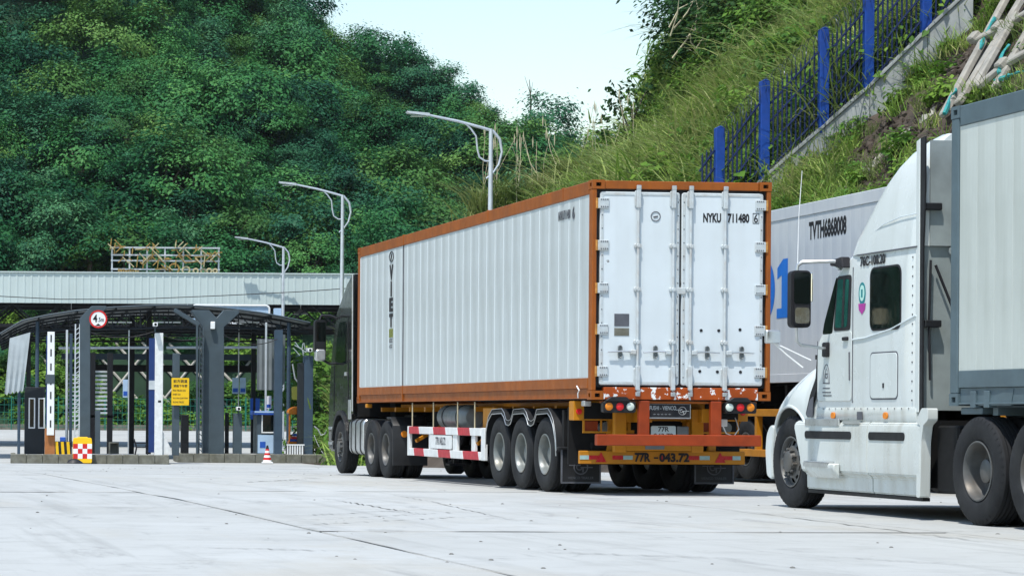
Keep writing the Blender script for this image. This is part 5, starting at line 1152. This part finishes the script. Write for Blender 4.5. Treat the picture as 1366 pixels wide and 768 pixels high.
for y_ in (12.95, .35): MB().box(-.005, .10, y_ - .06, y_ + .06, 1.19, 1.262).build('twist_lock', M['yellow' if y_ > 1 else 'alu'], t1, bevel=.01)

# ---------------------------------------------------------------- black tractor in front
k1 = thing('black_tractor', 'black cab-over tractor unit pulling the orange-framed container', 'truck', (OX, OY, -.075), PHI)
axle_duals(k1, 12.63, .52); axle_duals(k1, 11.51, .52); wheel(k1, 15.2, .52, .15, -1, 'disc'); wheel(k1, 15.2, .52, 2.29, 1, 'disc')
for x_ in (.82, 1.52): MB().box(x_, x_ + .1, 10.9, 16.0, .78, 1.02).build('chassis_rail', M['blackmatt'], k1)
MB().box(.6, 1.84, 11.6, 12.5, 1.02, 1.14).build('fifth_wheel', M['blackmatt'], k1, bevel=.02)
side = [(14.20, 1.02), (14.20, 3.80), (14.36, 3.80), (14.75, 3.66), (15.25, 3.36), (15.62, 3.16), (15.98, 2.60), (16.18, 2.0), (16.30, 1.35), (16.34, .95), (16.30, .42), (15.86, .42)]
side += [(15.2 + .64 * math.cos(a), .52 + .64 * math.sin(a)) for a in [math.radians(d) for d in range(0, 181, 20)]] + [(14.48, .95)]
MB().prism(side, 'x', .03, 2.41).build('cab', M['darkcab'], k1, bevel=.045, seg=2)
MB().box(.12, 2.32, 14.12, 14.195, 1.1, 3.55).build('rear_wall', M['blackmatt'], k1)
MB().prism([(14.05, 1.15), (14.10, 3.78), (14.24, 3.79), (14.24, 1.15)], 'x', .0, .03).build('side_deflector', M['darkcab'], k1, bevel=.008)
MB().tube((-.005, 14.06, 1.2), (-.005, 14.11, 3.78), .014, 6).build('deflector_edge', M['alu'], k1)
MB().prism(rpoly([(14.78, 2.10), (15.72, 2.10), (15.60, 2.55), (15.35, 2.92), (14.78, 2.92)], .06), 'x', .018, .0295).build('door_window', M['glass'], k1)
MB().prism(rpoly([(16.22, 2.05), (16.0, 2.62), (15.68, 3.10), (15.70, 3.14), (16.05, 2.64), (16.26, 2.06)], .03), 'x', .12, 2.32).build('windscreen', M['glass'], k1)
for a_, b_ in (((14.55, 1.15), (14.62, 3.0)), ((15.82, 1.2), (15.80, 2.1))): MB().beam((.027, a_[0], a_[1]), (.027, b_[0], b_[1]), .012, .012).build('door_seam', M['ink'], k1)
MB().box(.005, .029, 14.68, 14.84, 1.88, 1.95).build('door_handle', M['alu'], k1, bevel=.006)
MB().box(-.01, .029, 14.22, 14.42, 1.05, 1.42).build('fender_trim', M['alu'], k1, bevel=.01)
mb = MB()
for k in range(10): a, b = math.radians(10 + 16 * k), math.radians(26 + 16 * k); mb.add([(x, 15.2 + r * math.cos(q), .52 + r * math.sin(q)) for q in (a, b) for x, r in ((-.01, .62), (-.01, .70), (.12, .62), (.12, .70))], [(0, 1, 5, 4), (2, 6, 7, 3), (0, 4, 6, 2), (1, 3, 7, 5)])
mb.build('wheel_arch_lip', M['black'], k1)
MB().box(.1, 2.34, 14.6, 15.8, .7, 1.15).build('wheel_well', M['blackmatt'], k1)
for z_ in (.55, .85): MB().box(.0, .25, 15.9, 16.2, z_, z_ + .05).build('step', M['alu'], k1, bevel=.008)
tk = MB().prism(rrect(.02, .62, .39, 1.06, .12, 4), 'y', 13.28, 14.42).build('fuel_tank', M['alu'], k1, bevel=.02)
for y_ in (13.45, 13.85, 14.22): MB().prism(rrect(.012, .63, .382, 1.07, .12, 4), 'y', y_, y_ + .06).build('tank_strap', M['black'], tk)
for xa, xb in ((.0, .62), (1.82, 2.44)):
    MB().prism([(11.35, 1.10), (11.05, 1.10), (10.88, .95), (10.86, .25), (10.90, .25), (10.92, .93), (11.06, 1.06), (11.35, 1.06)], 'x', xa, xb).build('rear_mudguard', M['black'], k1, bevel=.006)
MB().lathe([(0, 10.842), (.055, 10.846), (.06, 10.858)], (.2, 0, .80), 18, ax='y').build('reflector', M['amber'], k1)
mr_ = MB().prism(rrect(-.42, -.20, 2.32, 2.98, .06), 'y', 15.50, 15.72).build('mirror', M['black'], k1, bevel=.03, seg=2); MB().box(-.40, -.22, 15.494, 15.499, 2.56, 2.93).build('mirror_glass', M['glass'], mr_)
MB().path([(-.32, 15.6, 2.96), (-.28, 15.62, 3.06), (-.1, 15.62, 3.06), (.06, 15.6, 3.0)], .025, 8).build('mirror_arm', M['black'], mr_); MB().path([(-.32, 15.6, 2.32), (-.28, 15.62, 2.22), (-.1, 15.64, 2.12), (.05, 15.62, 2.14)], .025, 8).build('mirror_arm', M['black'], mr_)
MB().prism(rrect(-.41, -.21, 2.18, 2.40, .05), 'y', 15.48, 15.66).build('wide_mirror', M['alu'], mr_, bevel=.02)
MB().box(.7, 1.7, 13.6, 14.0, .9, 1.9).build('air_intake', M['blackmatt'], k1, bevel=.02)

# ================================================================ white tractor
TX, TYY = 9.083, 24.0
k2 = thing('white_tractor', 'white long-nose sleeper tractor marked 76C-100.20', 'truck', (TX, TYY, .035), PHI)
CX = 1.22
def loft(sl_, nf=22, pw=2.6, off=0.0, rear_r=.05):
    """slices of (z, y_rear, y_side, bulge, half width) with a straight flank and a rounded front"""
    rows = []
    for z, yr, ys_, bu, hw in sl_:
        hw += off; r = [(CX - hw + rear_r, yr, z), (CX - hw, yr + rear_r, z)]
        for k in range(1, 8): r.append((CX - hw, yr + rear_r + (ys_ - yr - rear_r) * k / 8, z))
        for k in range(nf + 1):
            a = math.pi * k / nf; cx_, sx_ = math.cos(a), math.sin(a)
            r.append((CX - hw * math.copysign(abs(cx_) ** (2 / pw), cx_), ys_ + (bu + off) * abs(sx_) ** (2 / pw), z))
        for k in range(7, 0, -1): r.append((CX + hw, yr + rear_r + (ys_ - yr - rear_r) * k / 8, z))
        r += [(CX + hw, yr + rear_r, z), (CX + hw - rear_r, yr, z)]; rows.append(r)
    n = len(rows[0]); mb = MB(); mb.add([p for r in rows for p in r], [(i * n + j, i * n + (j + 1) % n, (i + 1) * n + (j + 1) % n, (i + 1) * n + j) for i in range(len(rows) - 1) for j in range(n)] + [tuple(range(n)), tuple(range((len(rows) - 1) * n, len(rows) * n))[::-1]])
    return mb
cab = loft([(1.10, .70, 3.12, .10, 1.205), (1.22, .70, 3.12, .16, 1.22), (1.60, .70, 3.06, .30, 1.22), (1.92, .70, 2.93, .42, 1.22), (2.25, .70, 2.74, .44, 1.22), (2.55, .70, 2.56, .44, 1.22), (2.64, .70, 2.40, .44, 1.215), (2.74, .70, 2.20, .40, 1.205)])
cab.build('cab_shell', M['cabwhite'], k2, angle=50)
fair = loft([(2.745, .66, 2.15, .42, 1.222), (2.90, .66, 2.03, .46, 1.215), (3.08, .66, 1.83, .46, 1.20), (3.28, .66, 1.64, .44, 1.175), (3.44, .66, 1.47, .42, 1.15), (3.60, .66, 1.28, .38, 1.11), (3.72, .66, 1.10, .34, 1.06), (3.82, .66, .92, .26, .99), (3.875, .66, .80, .16, .92)], rear_r=.03)
fair.build('roof_fairing', M['cabwhite'], k2, angle=50)
MB().path([(-.004, .70 + (2.12 - .70) * k / 6, 2.742) for k in range(7)], .007, 6).build('fairing_seam', M['inkfade'], k2)
MB().path([(.005, .70, 3.075), (.003, 1.1, 3.07), (.006, 1.5, 3.02), (.02, 1.85, 2.93)], .005, 6).build('fairing_crease', M['bead'], k2)
# visor over the windscreen
v_ = MB(); n = 18
v_.grid(lambda i, j: (CX - 1.2 * math.copysign(abs(math.cos(math.pi * j / n)) ** .8, math.cos(math.pi * j / n)), (2.36, 2.58, 2.72, 2.60)[i] + (.42 - .0 * i) * math.sin(math.pi * j / n) ** .8, (2.735, 2.735, 2.655, 2.625)[i]), 4, n + 1)
v_.build('sun_visor', M['cabwhite'], k2, angle=60)
ws = loft([(1.96, 2.5, 2.90, .42, 1.21), (2.25, 2.5, 2.725, .44, 1.21), (2.53, 2.5, 2.57, .44, 1.21)], off=.006); ws.build('windscreen', M['glass'], k2, angle=60)
# door, windows
MB().prism(rpoly([(2.225, 1.20), (3.105, 1.20), (3.10, 1.80), (2.99, 1.93), (2.225, 1.945)], .05), 'x', -.009, .0).build('door', M['cabwhite'], k2, bevel=.005)
dw = MB().prism(rpoly([(2.275, 1.955), (2.695, 1.955), (2.60, 2.545), (2.245, 2.545)], .05), 'x', -.007, -.001).build('door_window_frame', M['ink'], k2)
MB().prism(rpoly([(2.345, 1.99), (2.645, 1.99), (2.575, 2.51), (2.295, 2.50)], .04), 'x', -.012, -.0075).build('door_glass', M['greenglass'], dw)
MB().prism([(2.42, 1.995), (2.47, 1.995), (2.43, 2.505), (2.38, 2.505)], 'x', -.0155, -.0125).build('glass_divider', M['ink'], dw)
MB().prism(rpoly([(2.735, 1.93), (2.975, 1.93), (2.925, 2.06), (2.625, 2.53), (2.60, 2.53)], .035), 'x', -.010, -.001).build('quarter_glass', M['glass'], k2)
sw = MB().prism(rrect(1.055, 1.79, 1.925, 2.59, .10, 5), 'x', -.006, -.0005).build('sleeper_window', M['ink'], k2); MB().prism(rrect(1.075, 1.77, 1.945, 2.57, .09, 5), 'x', -.010, -.0065).build('pane', M['tint'], sw)
bx_ = MB().prism(rrect(1.135, 1.765, 1.225, 1.69, .05, 4), 'x', -.008, -.0005).build('locker_door', M['cabwhite'], k2, bevel=.004); MB().box(-.014, -.0085, 1.43, 1.46, 1.33, 1.38).build('lock', M['ink'], bx_)
MB().prism(rrect(1.12, 1.78, 1.21, 1.705, .06, 4), 'x', -.003, -.0004).build('locker_gap', M['inkfade'], k2)
for a_, b_ in (((2.222, 1.19), (2.222, 2.60)), ((1.0, 1.115), (3.1, 1.19))): pass
MB().box(-.004, -.0003, 2.205, 2.219, 1.18, 2.62).build('door_gap', M['inkfade'], k2); MB().box(-.004, -.0003, 3.112, 3.122, 1.2, 1.86).build('door_gap', M['inkfade'], k2)
MB().box(-.035, -.001, 2.30, 2.42, 1.845, 1.885).build('door_handle', M['ink'], k2, bevel=.008)
MB().tube((-.012, 2.26, 1.42), (-.012, 2.27, 1.72), .010, 6).build('grab_handle', M['inkfade'], k2)
MB().path([(-.004, .72, 2.05), (-.006, 1.3, 1.93), (-.006, 1.9, 1.86), (-.006, 2.2, 1.85)], .009, 6).build('body_crease', M['bead'], k2)
# sill under the doors
MB().prism([(-.006, .985), (.05, .96), (.05, 1.10), (.004, 1.135), (-.012, 1.10)], 'y', .70, 3.12).build('cab_sill', M['skirt'], k2, bevel=.006)
for y_ in (2.66, 1.37): MB().prism(rrect(y_ - .055, y_ + .055, 1.01, 1.08, .03), 'x', -.026, -.0125).build('side_marker', M['amber'], k2, bevel=.006)
MB().box(-.018, -.0125, 1.93, 2.06, 1.0, 1.085).build('data_plate', M['inkfade'], k2)
# lettering and emblems
text(k2, '76C-100.20', M['ink'], 'L', (-.004, 1.735, 2.668), .11, .60, bold=.035)
em = MB().prism([(1.985 + .085 * math.cos(a * math.pi / 12), 2.33 + .12 * math.sin(a * math.pi / 12)) for a in range(24)], 'x', -.003, -.0005).build('round_emblem', M['tealprint'], k2)
MB().prism([(1.985 + .058 * math.cos(a * math.pi / 12), 2.335 + .085 * math.sin(a * math.pi / 12)) for a in range(24)], 'x', -.005, -.0032).build('emblem_field', M['paleprint'], em); MB().box(-.0065, -.0052, 1.965, 2.005, 2.29, 2.375).build('emblem_mark', M['tealprint'], em)
MB().prism([(2.075, 2.225), (1.895, 2.225), (1.91, 2.16), (1.94, 2.14), (1.985, 2.11), (2.03, 2.14), (2.06, 2.16)], 'x', -.0045, -.0032).build('emblem_ribbon', M['magenta'], em)
dl = MB().path([(-.0105, 2.86 + .085 * math.cos(math.radians(a)), 1.40 + .20 * math.sin(math.radians(a))) for a in range(0, 181, 15)], .0045, 5).path([(-.0105, 2.86 + .055 * math.cos(math.radians(a)), 1.40 + .15 * math.sin(math.radians(a))) for a in range(0, 181, 15)], .003, 5)
for z_, a_, b_ in ((1.39, 2.77, 2.95), (1.335, 2.77, 2.95), (1.29, 2.74, 2.96), (1.255, 2.72, 2.94)): dl.box(-.0125, -.0095, a_, b_, z_, z_ + .012)
dl.build('door_logo', M['inkfade'], k2); text(k2, 'C5', M['inkfade'], 'L', (-.0105, 2.86, 1.475), .06, .07, bold=.03)
# side extender and rear wall
MB().prism([(.74, 1.08), (.74, 3.80), (.66, 3.82), (.655, 2.75), (.65, 1.08)], 'x', -.002, .023).build('side_extender', M['cabwhite'], k2, bevel=.006)
MB().prism([(.658, 3.82), (.56, 3.83), (.555, 3.3), (.575, 2.9), (.59, 2.75), (.585, 1.08), (.649, 1.08), (.653, 2.75)], 'x', .002, .02).build('rubber_flap', M['gasket'], k2)
MB().prism([(.74, 1.08), (.74, 3.80), (.66, 3.82), (.65, 1.08)], 'x', 2.417, 2.442).build('side_extender', M['cabwhite'], k2, bevel=.006)
MB().box(.05, 2.39, .675, .699, 1.1, 2.74).build('rear_wall', M['cabback_shade'], k2); MB().box(.1, 2.34, .635, .655, 2.745, 3.8).build('fairing_back', M['cabback_shade'], k2)
mb = MB()
for k in range(16): mb.lathe([(.011, 0), (.008, -.005), (0, -.006)], (-.002, .80, 1.2 + k * .096), 8, ax='x')
for k in range(14): mb.lathe([(.009, 0), (.007, -.004), (0, -.005)], (-.013, .85 + k * .16, 1.118), 8, ax='x')
mb.build('rivets', M['inkfade'], k2)['kind'] = 'stuff'
for z_ in (3.10, 1.93): MB().box(.03, .20, .58, .66, z_, z_ + .07).build('bracket', M['black'], k2, bevel=.008)
mb = MB(); mb.path([(.15, .62, 2.55), (.5, .6, 1.7), (.62, .58, 1.25)], .014, 6); mb.path([(.10, .62, 2.6), (.08, .61, 2.0), (.1, .62, 1.4)], .012, 6); mb.build('hose', M['ink'], k2)
for pr_ in ([(.3, 2.66), (1.0, 2.66), (1.0, 2.74), (.3, 2.74)],): MB().prism(rpoly(pr_, .03), 'y', .64, .6545).build('wall_rib', M['cabback_shade'], k2)
# hood with fenders
HS = [(3.08, 1.86, .03), (3.30, 1.80, .015), (3.55, 1.72, .005), (3.80, 1.60, .0), (4.05, 1.455, .005), (4.25, 1.31, .02), (4.42, 1.14, .05), (4.54, .98, .10), (4.60, .80, .18)]
def hs(y):
    for (a, z, i), (b, z2, i2) in zip(HS, HS[1:]):
        if a <= y <= b: t = (y - a) / (b - a); return z + (z2 - z) * t, i + (i2 - i) * t
    return HS[-1][1:]
hub_y = 3.92
def zlow(y):
    d = .63 ** 2 - (y - hub_y) ** 2; z = 1.0 if y < hub_y else .60
    return max(z, .52 + math.sqrt(d)) if d > 0 else z
ny_ = 40; nx = 15
def hp(i, j, m=1):
    y = 3.08 + (4.60 - 3.08) * i / (ny_ - 1); zt_, ins = hs(y); zl = min(zlow(y), zt_ - .06); a = math.pi / 2 * j / (nx - 1)
    x = (CX - ins) * math.cos(a) ** (2 / 4.2) if j < nx - 1 else 0; z = zl + (zt_ + .14 * (1 - math.cos(a)) - zl) * math.sin(a) ** (2 / 2.4)
    return (CX - x * m, y, z)
mb = MB()
for m in (1, -1): mb.grid(lambda i, j: hp(i, j, m), ny_, nx)
mb.build('hood', M['cabwhite'], k2, angle=50, weld=True)
for m in (1, -1):
    mb = MB(); pts_ = []
    for k in range(0, 19):
        a = math.radians(5 + 9.5 * k); y = hub_y + .63 * math.cos(a); z = .52 + .63 * math.sin(a); pts_.append((CX - m * (CX - .01 - hs(y)[1]), y, z))
    mb.path(pts_, .022, 8); mb.build('wheel_arch_lip', M['cabwhite'], k2)
    MB().box(*((.30, .9) if m == 1 else (1.54, 2.14)), 3.2, 4.4, .80, 1.22).build('wheel_well', M['blackmatt'], k2)
    bp_ = [(3.99, .34), (4.42, .30), (4.58, .34), (4.63, .62), (4.60, .82), (4.50, .93), (4.39, .93)]; x_ = .02 if m == 1 else 2.12
    MB().prism(rpoly(bp_[1:] + [(4.44, .60)], .05), 'x', x_, x_ + .3).build('bumper_end', M['cabwhite'], k2, bevel=.03, seg=2)
MB().box(.32, 2.12, 4.42, 4.66, .32, .80).build('bumper', M['cabwhite'], k2, bevel=.03, seg=2); MB().box(.55, 1.89, 4.50, 4.615, .82, 1.02).build('grille', M['ink'], k2, bevel=.01)
for x_ in (.36, 1.78): MB().prism(rrect(x_, x_ + .30, .80, .98, .05), 'y', 4.52, 4.60).build('headlamp', M['clearlens'], k2, bevel=.02)
MB().box(-.006, .01, 3.13, 3.17, 1.66, 1.71).build('hood_badge', M['ink'], k2)
# hinge gap between hood and cab
MB().prism(rpoly([(3.085, 1.72), (3.12, 1.72), (3.16, 1.45), (3.30, 1.28), (3.42, 1.06), (3.36, 1.02), (3.20, 1.24), (3.07, 1.42)], .02), 'x', -.006, .02).build('hood_gap', M['gasket'], k2)
MB().prism(rpoly([(3.22, 1.02), (3.40, 1.04), (3.30, 1.22), (3.20, 1.26)], .02), 'x', -.012, -.0065).build('hood_latch', M['inkfade'], k2, bevel=.004)
# chassis side fairings
sec = [(.06, 1.0), (.01, .985), (-.035, .955), (-.045, .90), (-.05, .62), (-.05, .52), (-.042, .44), (.02, .40), (.025, .235), (.07, .225), (.07, .95)]
for ya, yb_, first in ((1.745, 3.66, True), (.52, 1.735, False)):
    if first:
        def fr(z): return 3.44 + .22 * smooth(.45, .99, z)
        mb = MB(); n = len(sec); ysn = 8
        mb.grid(lambda i, j: (sec[j][0], ya + (fr(sec[j][1]) - ya) * i / ysn, sec[j][1]), ysn + 1, n, wrap=True); mb.f += [tuple(range(n)), tuple(range(ysn * n, (ysn + 1) * n))]; mb.m += [0, 0]
    else: mb = MB().prism(sec, 'y', ya, yb_)
    mb.build('side_fairing', M['skirt'], k2, bevel=.012, seg=2)
MB().prism(rpoly([(.52, .94), (.62, .985), (.50, 1.12), (.36, 1.12), (.36, 1.0), (.46, .95), (.50, .80), (.52, .23), (.60, .23), (.60, .90)], .02), 'x', -.045, .06).build('fairing_tail', M['skirt'], k2, bevel=.008)
for ya, yb_ in ((2.13, 3.33), (.86, 1.70)): MB().prism(rrect(ya, yb_, .79, .875, .035, 4), 'x', -.056, -.0455).build('vent_slot', M['gasket'], k2, bevel=.004)
MB().prism([(-.05, .36), (-.05, .53), (-.115, .53), (-.125, .50), (-.12, .46)], 'y', 2.40, 3.16).build('lower_step', M['skirt'], k2, bevel=.012); MB().box(-.128, -.055, 2.55, 3.18, .5305, .545).build('step_tread', M['alu'], k2, bevel=.004); MB().box(-.134, -.126, 2.55, 3.18, .485, .53).build('tread_nose', M['alu'], k2)
MB().box(-.03, .05, 2.45, 3.34, .995, 1.012).box(-.05, -.031, 2.45, 3.34, .935, 1.01).build('upper_tread', M['alu'], k2, bevel=.004); MB().box(-.047, -.03, 1.95, 2.35, .955, .985).build('tread_end', M['alu'], k2)
MB().box(.02, .10, .6, 3.4, .19, .225).build('fairing_hem', M['gasket'], k2)
# mirrors
mm = MB().prism(rrect(-.55, -.33, 1.985, 2.60, .05, 4), 'y', 2.50, 2.66).build('mirror', M['ink'], k2, bevel=.03, seg=2); MB().prism(rrect(-.53, -.35, 2.24, 2.575, .03), 'y', 2.494, 2.4995).build('mirror_glass', M['glass'], mm); MB().prism(rrect(-.52, -.36, 2.03, 2.20, .03), 'y', 2.492, 2.4995).build('wide_glass', M['chrome'], mm)
MB().box(-.345, -.325, 2.485, 2.65, 2.26, 2.575).build('mirror_rim', M['chrome'], mm, bevel=.008)
MB().path([(-.47, 2.58, 2.58), (-.46, 2.58, 2.655), (-.42, 2.56, 2.69), (-.1, 2.5, 2.70), (.06, 2.46, 2.68)], .021, 8).build('mirror_arm', M['alu'], mm); MB().path([(-.47, 2.58, 1.99), (-.46, 2.59, 1.84), (-.40, 2.62, 1.80), (-.10, 2.78, 1.775), (.0, 2.83, 1.77)], .017, 8).build('mirror_arm', M['alu'], mm)
MB().box(-.05, .0, 2.78, 2.90, 1.68, 1.84).build('arm_mount', M['ink'], mm, bevel=.012); MB().prism([(2.30, 2.62), (2.64, 2.66), (2.62, 2.72), (2.34, 2.74)], 'x', -.08, .02).build('arm_shroud', M['ink'], mm, bevel=.012)
hm = MB().prism(rrect(-.34, -.17, 1.85, 2.00, .02), 'y', 3.72, 3.80).build('hood_mirror', M['alu'], k2, bevel=.02); MB().prism(rrect(-.33, -.18, 1.86, 1.99, .015), 'y', 3.7145, 3.7195).build('mirror_glass', M['chrome'], hm)
MB().path([(-.24, 3.76, 1.86), (-.1, 3.72, 1.72), (.06, 3.66, 1.58)], .009, 7).path([(-.24, 3.76, 1.86), (-.02, 3.66, 1.74), (.12, 3.58, 1.66)], .008, 7).build('mirror_arm', M['whitepaint'], hm)
MB().path([(-.46, 2.58, 2.66), (-.44, 2.6, 3.2), (-.40, 2.62, 3.68)], [.006, .0045, .003], 6).build('antenna', M['whitepaint'], k2)
# running gear
wheel(k2, hub_y, .52, .16, -1, 'disc'); wheel(k2, hub_y, .52, 2.28, 1, 'disc')
for y_ in (-.54, -1.66): axle_duals(k2, y_, .52)
for x_ in (.80, 1.54): MB().box(x_, x_ + .1, -2.2, 4.3, .72, 1.0).build('chassis_rail', M['blackmatt'], k2)
MB().box(.12, .72, .05, .50, .28, .95).build('battery_box', M['blackmatt'], k2, bevel=.02); MB().box(.2, 2.24, .6, 3.3, .32, 1.0).build('engine_bay', M['blackmatt'], k2); MB().box(.6, 1.84, -1.6, -.6, 1.0, 1.09).build('fifth_wheel', M['blackmatt'], k2, bevel=.02)

# ---------------------------------------------------------------- grey-framed container on its trailer behind the white cab
o2 = lane(0, 0); o2 = (TX + 12.192 * sP, TYY - 12.192 * cP)
c2 = container('grey_container', 'off-white container with dark blue grey frame behind the white cab', o2, 12.192, 2.438, 2.903, 1.177, 'greyframe', 'panel2', 'panel2', .335, .20, 34, 'greyframe', step=True, seams=False)
MB().prism([(11.0, .0), (11.65, .0), (11.05, .16), (10.95, .16)], 'x', .02, .05).build('gusset', M['greyframe'], c2)
for y_ in (11.72, 11.45): MB().box(.004, .09, y_ - .05, y_ + .05, -.02, .14).build('locating_lug', M['greyframe'], c2, bevel=.006)
t2 = thing('dark_trailer', 'dark container trailer carrying the grey-framed container', 'trailer', (o2[0], o2[1], .035), PHI)
for x_ in (.74, 1.56): MB().box(x_, x_ + .14, .3, 12.0, .95, 1.135).build('main_beam', M['greyframe'], t2)
for k in range(11): MB().box(.1, 2.34, .6 + k * 1.08, .7 + k * 1.08, 1.05, 1.125).build('crossmember', M['greyframe'], t2)
MB().box(.05, 2.39, 11.62, 12.05, 1.06, 1.125).build('front_bolster', M['greyframe'], t2, bevel=.008)
for y_ in (1.6, 2.8, 4.0): axle_duals(t2, y_, .52)

# ---------------------------------------------------------------- third lorry in the next lane
X3, Y3 = 12.55, 41.0
f3 = 3.4; o3 = (X3 - f3 * -sP * -1 + 0, Y3); yb3 = 12.192 - f3
o3 = (X3 + yb3 * sP, Y3 - yb3 * cP)
c3 = container('blue_numbered_container', 'pale blue white container lettered TVTH6868008 with a big blue number', o3, 12.192, 2.438, 2.896, 1.616, 'panel3', 'panel3', 'panel3', .16, .20, 34, 'panel3', step=False, seams=False)
q3 = lambda y: y + yb3
text(c3, 'TVTH6868008', M['ink'], 'L', (.0155, q3(-2.18), 4.055 - 1.616), .30, 1.42, bold=.04)
def big(pts, nm): MB().prism(pts, 'x', .0135, .0155).build(nm, M['bigblue'], c3)
ya, za, zb3 = q3(-.18), 2.70 - 1.616, 3.67 - 1.616
big([(ya, za), (q3(-.63), za), (q3(-.63), zb3), (q3(-.44), zb3), (q3(-.20), zb3 - .14), (q3(-.20), zb3 - .32), (q3(-.38), zb3 - .26), (q3(-.38), za + .16), (ya, za + .16)], 'lettering')
mb = MB(); n = 28; oy, oz = q3(.30), (za + zb3) / 2; o_, i_ = [], []
for k in range(n): a = 2 * math.pi * k / n; o_.append((oy + .40 * math.cos(a), oz + .50 * math.sin(a))); i_.append((oy + .20 * math.cos(a), oz + .33 * math.sin(a)))
for x_ in (.0135, .0155): mb.add([(x_, *p) for p in o_ + i_], [(k, (k + 1) % n, n + (k + 1) % n, n + k) for k in range(n)])
mb.build('lettering', M['bigblue'], c3)
text(c3, 'Az', M['bigblue'], 'L', (.0145, q3(1.5), oz), .9, 1.2) if False else None
t3 = thing('orange_chassis_trailer', 'orange brown trailer chassis under the pale blue white container', 'trailer', (o3[0], o3[1], 0), PHI)
for x_ in (.74, 1.56): MB().box(x_, x_ + .14, .3, 12.0, 1.22, 1.61).build('main_beam', M['blackmatt'], t3)
MB().box(.0, .12, .3, 12.0, 1.08, 1.20).build('side_beam', M['yellow'], t3, bevel=.006)
for k in range(12): MB().box(.16, 2.26, .5 + k * 1.0, .6 + k * 1.0, 1.30, 1.60).build('crossmember', M['blackmatt'], t3)
for k in range(8): y_ = q3(-3.0) + k * .9; MB().box(.0, .10, y_, y_ + .09, .52, 1.08).build('side_post', M['yellow'], t3)
MB().box(-.01, .10, q3(-3.2), q3(3.2), .40, .52).build('side_bar', M['yellow'], t3, bevel=.006); MB().box(.3, 2.1, q3(-3), q3(3), .62, 1.2).build('tool_bay', M['blackmatt'], t3)
for y_ in (q3(1.15), q3(2.3), 1.6, 2.8, 4.0): axle_duals(t3, y_, .52)
MB().box(.06, .5, q3(-2.4), q3(-1.0), .66, 1.1).build('tool_box', M['redor'], t3, bevel=.01)
k3 = thing('far_tractor', 'dark tractor unit coupled ahead of the pale blue white container', 'truck', (o3[0], o3[1], 0), PHI)
MB().prism([(12.6, 1.0), (12.6, 3.6), (13.4, 3.5), (14.2, 2.9), (14.5, 1.9), (14.6, .5), (12.9, .5)], 'x', .05, 2.39).build('cab', M['darkcab'], k3, bevel=.05)
MB().prism(rpoly([(13.0, 2.0), (13.9, 2.0), (13.7, 2.8), (13.0, 2.8)], .06), 'x', .035, .0495).build('door_window', M['glass'], k3)
axle_duals(k3, 10.6, .52); axle_duals(k3, 11.8, .52); wheel(k3, 13.7, .52, .15, -1, 'disc'); wheel(k3, 13.7, .52, 2.29, 1, 'disc')

# ---- the day's thin haze over yard and hill
hz = MB().box(-120, 170, -30, 400, -3, 108).build('haze', [])
hz.data.materials.clear(); hm_ = bpy.data.materials.new('haze'); hm_.use_nodes = True; hm_.node_tree.nodes.clear()
o_ = hm_.node_tree.nodes.new('ShaderNodeOutputMaterial'); pv = hm_.node_tree.nodes.new('ShaderNodeVolumePrincipled'); pv.inputs['Color'].default_value = (.80, .90, 1, 1); pv.inputs['Density'].default_value = .00006; pv.inputs['Anisotropy'].default_value = .2
hm_.node_tree.links.new(pv.outputs[0], o_.inputs['Volume']); hz.data.materials.append(hm_); tag(hz, 'thin pale haze in the air over the yard and hill', 'haze', kind='stuff')
